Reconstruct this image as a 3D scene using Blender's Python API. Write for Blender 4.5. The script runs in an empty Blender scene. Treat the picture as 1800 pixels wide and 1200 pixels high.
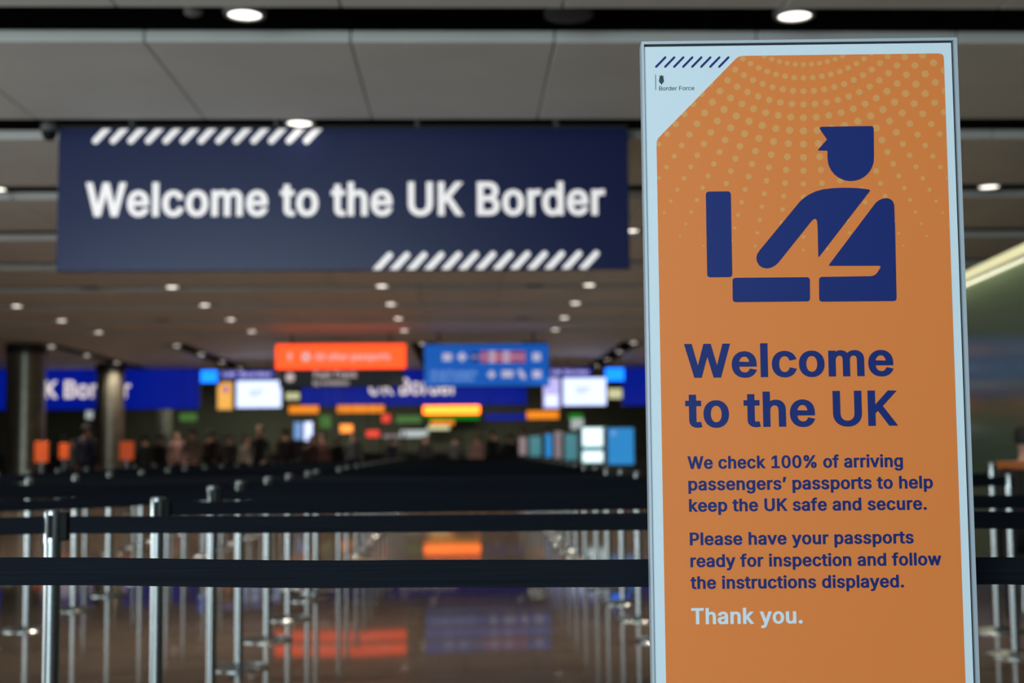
import bpy, bmesh, math, json, random
from mathutils import Vector, Matrix
from mathutils.geometry import delaunay_2d_cdt

scene = bpy.context.scene
COL = scene.collection
random.seed(7)
R = math.radians

# ------------------------------------------------------------------ camera
F_PX, PITCH, ROLL, YAW, CAM_H = 2389.0, 0.0785, -0.0092, 0.0359, 1.14
FW = Vector((math.sin(YAW) * math.cos(PITCH), math.cos(YAW) * math.cos(PITCH), math.sin(PITCH)))
_rt = Vector((math.cos(YAW), -math.sin(YAW), 0))
_up = _rt.cross(FW)
RT = _rt * math.cos(ROLL) + _up * math.sin(ROLL)
UP = -_rt * math.sin(ROLL) + _up * math.cos(ROLL)
EYE = Vector((0, 0, CAM_H))
cd = bpy.data.cameras.new('camera')
cd.sensor_width = 36
cd.lens = F_PX * 36 / 1800
cd.clip_end = 200
cd.dof.use_dof = True
cd.dof.focus_distance = 2.30
cd.dof.aperture_fstop = 3.4
cam = bpy.data.objects.new('camera', cd)
COL.objects.link(cam)
cam.matrix_world = Matrix(((RT.x, UP.x, -FW.x, EYE.x), (RT.y, UP.y, -FW.y, EYE.y), (RT.z, UP.z, -FW.z, EYE.z), (0, 0, 0, 1)))
scene.camera = cam


def ray(px, py):
    return FW + RT * ((px - 900) / F_PX) + UP * ((600 - py) / F_PX)


def at(px, py, Y):                       # where the photo's pixel lies on the upright plane at distance Y
    d = ray(px, py)
    return EYE + d * (Y / d.y)


# ------------------------------------------------------------------ world, light, exposure
w = bpy.data.worlds.new('world')
scene.world = w
w.use_nodes = True
w.node_tree.nodes['Background'].inputs[0].default_value = (0.55, 0.68, 0.8, 1)
w.node_tree.nodes['Background'].inputs[1].default_value = 0.25
vs = scene.view_settings
vs.view_transform = 'Standard'
vs.look = 'None'
vs.exposure = 0.0
vs.gamma = 1.0
scene.cycles.use_denoising = True
scene.cycles.max_bounces = 8
scene.cycles.sample_clamp_indirect = 4.0


def area(name, loc, target, sx, sy, power, col):
    l = bpy.data.lights.new(name, 'AREA')
    l.shape = 'RECTANGLE'
    l.size, l.size_y, l.energy, l.color = sx, sy, power, col
    o = bpy.data.objects.new(name, l)
    COL.objects.link(o)
    o.location = loc
    o.rotation_euler = (Vector(target) - Vector(loc)).to_track_quat('-Z', 'Y').to_euler()
    return o


# daylight through the glazed front of the hall, behind the photographer and to the left
area('window_and_fill_light', (-4.2, -4.5, 2.1), (0, 6, 1.6), 7.0, 3.2, 625, (0.72, 0.91, 1.0))
# unseen cool fill light added on the left to brighten the near ceiling
area('window_and_fill_light', (-11.0, 6.5, 1.0), (0, 7.0, 2.2), 8.0, 1.9, 345, (0.88, 0.96, 1.0))


# ------------------------------------------------------------------ materials
def lin(c):
    c = c / 255
    return c / 12.92 if c <= 0.04045 else ((c + 0.055) / 1.055) ** 2.4


def rgb(r, g, b):
    return (lin(r), lin(g), lin(b), 1)


def mat(name, col, rough=0.6, metal=0.0, spec=0.5, emit=None, strength=1.0, noise=0.0, nscale=8.0, bump=0.0):
    m = bpy.data.materials.new(name)
    m.use_nodes = True
    nt = m.node_tree
    b = nt.nodes['Principled BSDF']
    b.inputs['Base Color'].default_value = col
    b.inputs['Roughness'].default_value = rough
    b.inputs['Metallic'].default_value = metal
    b.inputs['Specular IOR Level'].default_value = spec
    if emit:
        b.inputs['Emission Color'].default_value = emit
        b.inputs['Emission Strength'].default_value = strength
    if noise or bump:
        tc = nt.nodes.new('ShaderNodeTexCoord')
        n = nt.nodes.new('ShaderNodeTexNoise')
        n.inputs['Scale'].default_value = nscale
        n.inputs['Detail'].default_value = 4
        nt.links.new(tc.outputs['Object'], n.inputs['Vector'])
        if noise:
            cr = nt.nodes.new('ShaderNodeValToRGB')
            e = cr.color_ramp.elements
            e[0].position, e[1].position = 0.3, 0.7
            e[0].color = tuple(c * (1 - noise) for c in col[:3]) + (1,)
            e[1].color = tuple(min(1, c * (1 + noise)) for c in col[:3]) + (1,)
            nt.links.new(n.outputs['Fac'], cr.inputs['Fac'])
            nt.links.new(cr.outputs['Color'], b.inputs['Base Color'])
        if bump:
            bp = nt.nodes.new('ShaderNodeBump')
            bp.inputs['Strength'].default_value = bump
            bp.inputs['Distance'].default_value = 0.002
            nt.links.new(n.outputs['Fac'], bp.inputs['Height'])
            nt.links.new(bp.outputs['Normal'], b.inputs['Normal'])
    return m


def glow(name, col, strength=1.0):        # a lit sign face, screen or lamp
    return mat(name, tuple(c * 0.5 for c in col[:3]) + (1,), 0.35, emit=col, strength=strength)


def floor_mat():
    m = mat('polished_floor_tile', rgb(90, 79, 70), 0.05, spec=0.3)
    nt = m.node_tree
    b = nt.nodes['Principled BSDF']
    tc = nt.nodes.new('ShaderNodeTexCoord')
    br = nt.nodes.new('ShaderNodeTexBrick')
    br.offset = 0.0
    br.inputs['Color1'].default_value = rgb(92, 81, 72)
    br.inputs['Color2'].default_value = rgb(88, 77, 68)
    br.inputs['Mortar'].default_value = rgb(74, 63, 54)
    br.inputs['Scale'].default_value = 1.0
    br.inputs['Mortar Size'].default_value = 0.004
    br.inputs['Brick Width'].default_value = 0.9
    br.inputs['Row Height'].default_value = 0.9
    nt.links.new(tc.outputs['Object'], br.inputs['Vector'])
    n = nt.nodes.new('ShaderNodeTexNoise')
    n.inputs['Scale'].default_value = 3
    n.inputs['Detail'].default_value = 8
    nt.links.new(tc.outputs['Object'], n.inputs['Vector'])
    mx = nt.nodes.new('ShaderNodeMixRGB')
    mx.blend_type = 'OVERLAY'
    mx.inputs[0].default_value = 0.25
    nt.links.new(br.outputs['Color'], mx.inputs[1])
    nt.links.new(n.outputs['Fac'], mx.inputs[2])
    nt.links.new(mx.outputs[0], b.inputs['Base Color'])
    df = nt.nodes.new('ShaderNodeBsdfDiffuse')          # plain diffuse mixed in to weaken the floor's reflections
    nt.links.new(mx.outputs[0], df.inputs['Color'])
    ms = nt.nodes.new('ShaderNodeMixShader')
    ms.inputs[0].default_value = 0.44
    nt.links.new(b.outputs[0], ms.inputs[1])
    nt.links.new(df.outputs[0], ms.inputs[2])
    nt.links.new(ms.outputs[0], nt.nodes['Material Output'].inputs['Surface'])
    return m


def belt_mat():
    m = mat('black_woven_belt', rgb(20, 26, 36), 0.8, spec=0.08)
    nt = m.node_tree
    b = nt.nodes['Principled BSDF']
    tc = nt.nodes.new('ShaderNodeTexCoord')
    mp = nt.nodes.new('ShaderNodeMapping')
    mp.inputs['Scale'].default_value = (2, 2, 260)
    wv = nt.nodes.new('ShaderNodeTexNoise')
    wv.inputs['Scale'].default_value = 1.0
    wv.inputs['Detail'].default_value = 3
    nt.links.new(tc.outputs['Object'], mp.inputs[0])
    nt.links.new(mp.outputs[0], wv.inputs['Vector'])
    cr = nt.nodes.new('ShaderNodeValToRGB')
    cr.color_ramp.elements[0].position, cr.color_ramp.elements[1].position = 0.3, 0.75
    cr.color_ramp.elements[0].color = rgb(18, 21, 26)
    cr.color_ramp.elements[1].color = rgb(27, 31, 40)
    nt.links.new(wv.outputs['Fac'], cr.inputs['Fac'])
    nt.links.new(cr.outputs['Color'], b.inputs['Base Color'])
    return m


M = {
    'floor': floor_mat(),
    'ceil': mat('ceiling_panel', rgb(226, 222, 214), 0.6, noise=0.04, nscale=1.5),
    'void': mat('dark_ceiling_void', rgb(14, 15, 16), 0.9),
    'wall': mat('dark_wall', rgb(84, 84, 66), 0.7, noise=0.15, nscale=0.6),
    'glass': mat('dark_green_glass', rgb(92, 106, 84), 0.1, spec=0.14),
    'steel': mat('brushed_steel', (0.42, 0.44, 0.43, 1), 0.25, 1.0, noise=0.06, nscale=30),
    'alu': mat('silver_aluminium', rgb(196, 206, 214), 0.4, 0.35),
    'column': mat('column_cladding', (0.30, 0.28, 0.22, 1), 0.33, 0.75, noise=0.2, nscale=3),
    'black': mat('black_plastic', rgb(10, 11, 12), 0.7, spec=0.25),
    'belt': belt_mat(),
    'white': mat('white_print', rgb(224, 236, 242), 0.45, spec=0.35),
    'orange': mat('orange_print', rgb(240, 134, 62), 0.45, spec=0.35),
    'dot': mat('pale_orange_print', rgb(232, 162, 92), 0.45, spec=0.35),
    'navy': mat('navy_print', rgb(12, 38, 112), 0.45, spec=0.35),
    'ink': mat('dark_green_ink', rgb(48, 66, 66), 0.5),
    'banner': mat('navy_banner_face', rgb(13, 29, 88), 0.32, spec=0.5),
    'vinyl_glow': mat('glowing_white_vinyl', rgb(246, 243, 242), 0.5, emit=rgb(246, 240, 238), strength=0.6),  # white letters and strokes given an even glow of their own
    'grey': mat('grey_metal', rgb(120, 122, 122), 0.5, 0.5),
    'dgrey': mat('dark_grey', rgb(38, 39, 40), 0.6),
    'lens': glow('lamp_lens', (1.0, 0.93, 0.82, 1), 3.0),
    'lens_far': glow('lamp_lens_far', (1.0, 0.90, 0.78, 1), 4.5),
    'speaker': mat('speaker_grille', rgb(112, 110, 106), 0.7, noise=0.1, nscale=60),
    'cove': glow('cove_light', rgb(232, 226, 176), 0.95),
    'blue': glow('blue_light_box', rgb(0, 22, 138), 0.9),
    'letter': glow('white_letter_glow', rgb(250, 236, 230), 0.9),
    'sorange': glow('orange_sign_glow', (1.9, 0.122, 0.014, 1), 1.0),
    'scharcoal': mat('charcoal_sign_face', rgb(28, 28, 30), 0.4),
    'sblue': glow('mid_blue_sign_glow', rgb(8, 88, 182), 0.9),
    'sred': glow('red_flag', rgb(165, 70, 90), 0.85),
    'sflag': glow('pale_flag', rgb(190, 170, 190), 0.9),
    'sflagb': glow('dark_flag', rgb(30, 45, 110), 0.9),
    'pale': glow('pale_letter_glow', rgb(200, 200, 228), 0.75),
    'paleblue': glow('pale_blue_letter_glow', rgb(120, 160, 215), 0.9),
    'dimwhite': mat('white_letter', rgb(235, 225, 225), 0.5, emit=rgb(220, 205, 205), strength=0.6),
    'cyan': glow('cyan_light', (0.012, 0.42, 2.4, 1), 1.0),
    'screen': glow('white_screen', (0.92, 1.05, 1.6, 1), 1.0),
    'screengrey': glow('grey_screen_text', rgb(190, 200, 215), 1.0),
    'lilac': glow('lilac_screen', rgb(196, 190, 250), 1.0),
    'poster': glow('amber_poster', rgb(246, 180, 80), 1.0),
    'purple': glow('purple_mark', rgb(110, 70, 190), 0.8),
    'amber': glow('amber_desk_sign', (0.95, 0.27, 0.01, 1), 1.0),
    'yellow': glow('yellow_sign', (5.0, 0.72, 0.05, 1), 1.0),
    'green': glow('green_exit_sign', rgb(0, 130, 10), 1.0),
    'dimgreen': glow('dim_green_sign', rgb(70, 110, 50), 0.9),
    'red': glow('red_light', rgb(235, 70, 50), 1.0),
    'hot': glow('orange_lamp', rgb(255, 150, 60), 1.4),
    'gate_blue': glow('gate_blue_face', rgb(40, 130, 195), 1.0),
    'gate_teal': glow('gate_teal_face', rgb(68, 125, 135), 0.85),
    'gate_pink': glow('gate_grey_face', rgb(140, 125, 130), 0.85),
    'gate_white': glow('gate_screen', rgb(225, 250, 255), 1.3),
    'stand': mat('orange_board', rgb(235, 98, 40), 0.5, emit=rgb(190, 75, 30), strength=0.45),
    'palegreen': glow('pale_strip_light', rgb(206, 205, 160), 1.0),
    'strip': glow('cool_strip_light', rgb(180, 190, 190), 0.8),
    'desk': mat('desk_laminate', rgb(46, 45, 42), 0.5),
    'wood': mat('brown_wood', rgb(150, 88, 44), 0.5, noise=0.15, nscale=6),
    'skin': mat('skin', rgb(196, 150, 128), 0.6),
    'hair': mat('dark_hair', rgb(24, 20, 18), 0.7),
}


# ------------------------------------------------------------------ mesh helpers
class MB:
    def __init__(s):
        s.v, s.f = [], []

    def add(s, vs_, fs):
        k = len(s.v)
        s.v += [tuple(p) for p in vs_]
        s.f += [tuple(i + k for i in f) for f in fs]
        return s

    def box(s, c, d, rz=0.0):
        cx, cy, cz = c
        dx, dy, dz = d[0] / 2, d[1] / 2, d[2] / 2
        ca, sa = math.cos(rz), math.sin(rz)
        vs_ = []
        for z in (-dz, dz):
            for x, y in ((-dx, -dy), (dx, -dy), (dx, dy), (-dx, dy)):
                vs_.append((cx + x * ca - y * sa, cy + x * sa + y * ca, cz + z))
        return s.add(vs_, [(3, 2, 1, 0), (4, 5, 6, 7), (0, 1, 5, 4), (1, 2, 6, 5), (2, 3, 7, 6), (3, 0, 4, 7)])

    def lathe(s, prof, n=24, c=(0, 0, 0)):            # prof: (radius, z) from bottom to top
        vs_, fs = [], []
        for r, z in prof:
            for i in range(n):
                a = 2 * math.pi * i / n
                vs_.append((c[0] + r * math.cos(a), c[1] + r * math.sin(a), c[2] + z))
        for k in range(len(prof) - 1):
            for i in range(n):
                j = (i + 1) % n
                fs.append((k * n + i, k * n + j, (k + 1) * n + j, (k + 1) * n + i))
        fs.append(tuple(range(n - 1, -1, -1)))
        fs.append(tuple((len(prof) - 1) * n + i for i in range(n)))
        return s.add(vs_, fs)

    def rod(s, a, b, r, n=10):
        a, b = Vector(a), Vector(b)
        d = (b - a).normalized()
        u = d.orthogonal().normalized()
        v = d.cross(u)
        vs_ = []
        for p in (a, b):
            for i in range(n):
                t = 2 * math.pi * i / n
                vs_.append(p + u * (r * math.cos(t)) + v * (r * math.sin(t)))
        fs = [(i, (i + 1) % n, n + (i + 1) % n, n + i) for i in range(n)]
        fs += [tuple(range(n - 1, -1, -1)), tuple(range(n, 2 * n))]
        return s.add(vs_, fs)

    def build(s, name, m, parent=None, smooth=False, loc=None, bevel=0.0, sharp=40):
        me = bpy.data.meshes.new(name)
        me.from_pydata(s.v, [], s.f)
        me.materials.append(m)
        bm = bmesh.new()
        bm.from_mesh(me)
        bmesh.ops.recalc_face_normals(bm, faces=bm.faces)
        bm.to_mesh(me)
        bm.free()
        if smooth:
            for p in me.polygons:
                p.use_smooth = True
            me.set_sharp_from_angle(angle=R(sharp))
        o = bpy.data.objects.new(name, me)
        COL.objects.link(o)
        if parent:
            o.parent = parent
        if loc is not None:
            o.location = loc
        if bevel:
            b = o.modifiers.new('bevel', 'BEVEL')
            b.width = bevel
            b.segments = 2
            b.limit_method = 'ANGLE'
        return o


def winding(p, loops):
    x, y = p
    wn = 0
    for l in loops:
        for i in range(len(l)):
            x1, y1 = l[i - 1]
            x2, y2 = l[i]
            if (y1 <= y) != (y2 <= y):
                t = (x2 - x1) * (y - y1) / (y2 - y1) + x1
                if t > x:
                    wn += 1 if y2 > y1 else -1
    return wn


def tri(loops):                                        # fills closed loops (non-zero winding) with triangles
    pts, ed = [], []
    for l in loops:
        k = len(pts)
        pts += [Vector(p) for p in l]
        ed += [(k + i, k + (i + 1) % len(l)) for i in range(len(l))]
    vo, eo, fo, *_ = delaunay_2d_cdt(pts, ed, [], 0, 1e-7)
    fs = []
    for f in fo:
        c = sum((vo[i] for i in f), Vector((0, 0))) / len(f)
        if winding((c.x, c.y), loops) != 0:
            fs.append(tuple(f))
    return [(p.x, p.y) for p in vo], fs


class Sheet:
    """Cut-out shapes lying on an upright plane; (u,v) metres along ex and up, raised towards -normal."""

    def __init__(s, o, ex, t0, t1):
        s.o, s.ex = Vector(o), Vector(ex)
        s.n = Vector((s.ex.y, -s.ex.x, 0))             # faces the camera side
        s.t0, s.t1 = t0, t1
        s.mb = MB()

    def pt(s, u, v, t):
        return s.o + s.ex * u + Vector((0, 0, v)) + s.n * t

    def tris(s, vs_, fs):
        used = {}
        for f in fs:
            for i in range(len(f)):
                e = (f[i - 1], f[i])
                k = tuple(sorted(e))
                used[k] = None if k in used else e
        k = len(vs_)
        V = [s.pt(u, v, s.t1) for u, v in vs_] + [s.pt(u, v, s.t0) for u, v in vs_]
        Fs = [tuple(f) for f in fs]
        for e in used.values():
            if e:
                Fs.append((e[0], e[1], e[1] + k, e[0] + k))
        s.mb.add(V, Fs)

    def shape(s, loops):
        s.tris(*tri(loops))

    def poly(s, pts):
        s.shape([pts])


def round_poly(pts, rads, seg=5):
    """Polygon with its corners rounded; rads is one radius per corner."""
    out = []
    n = len(pts)
    for i in range(n):
        a, b, c = Vector(pts[i - 1]), Vector(pts[i]), Vector(pts[(i + 1) % n])
        r = rads[i] if isinstance(rads, (list, tuple)) else rads
        d1, d2 = (a - b), (c - b)
        l1, l2 = d1.length, d2.length
        d1.normalize()
        d2.normalize()
        ang = d1.angle(d2)
        t = min(r / math.tan(ang / 2), l1 * .49, l2 * .49) if r > 0 else 0
        if t < 1e-9:
            out.append((b.x, b.y))
            continue
        p, q = b + d1 * t, b + d2 * t
        for k in range(seg + 1):
            u = k / seg
            x = p * (1 - u) ** 2 + b * 2 * u * (1 - u) + q * u * u
            out.append((x.x, x.y))
    return out


def stadium(a, b, r, seg=8):
    a, b = Vector(a), Vector(b)
    d = (b - a).normalized()
    th = math.atan2(d.y, d.x)
    out = []
    for k in range(seg + 1):
        t = th - math.pi / 2 + math.pi * k / seg
        out.append((b.x + r * math.cos(t), b.y + r * math.sin(t)))
    for k in range(seg + 1):
        t = th + math.pi / 2 + math.pi * k / seg
        out.append((a.x + r * math.cos(t), a.y + r * math.sin(t)))
    return out


def circle(c, r, n=24):
    return [(c[0] + r * math.cos(2 * math.pi * i / n), c[1] + r * math.sin(2 * math.pi * i / n)) for i in range(n)]


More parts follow.
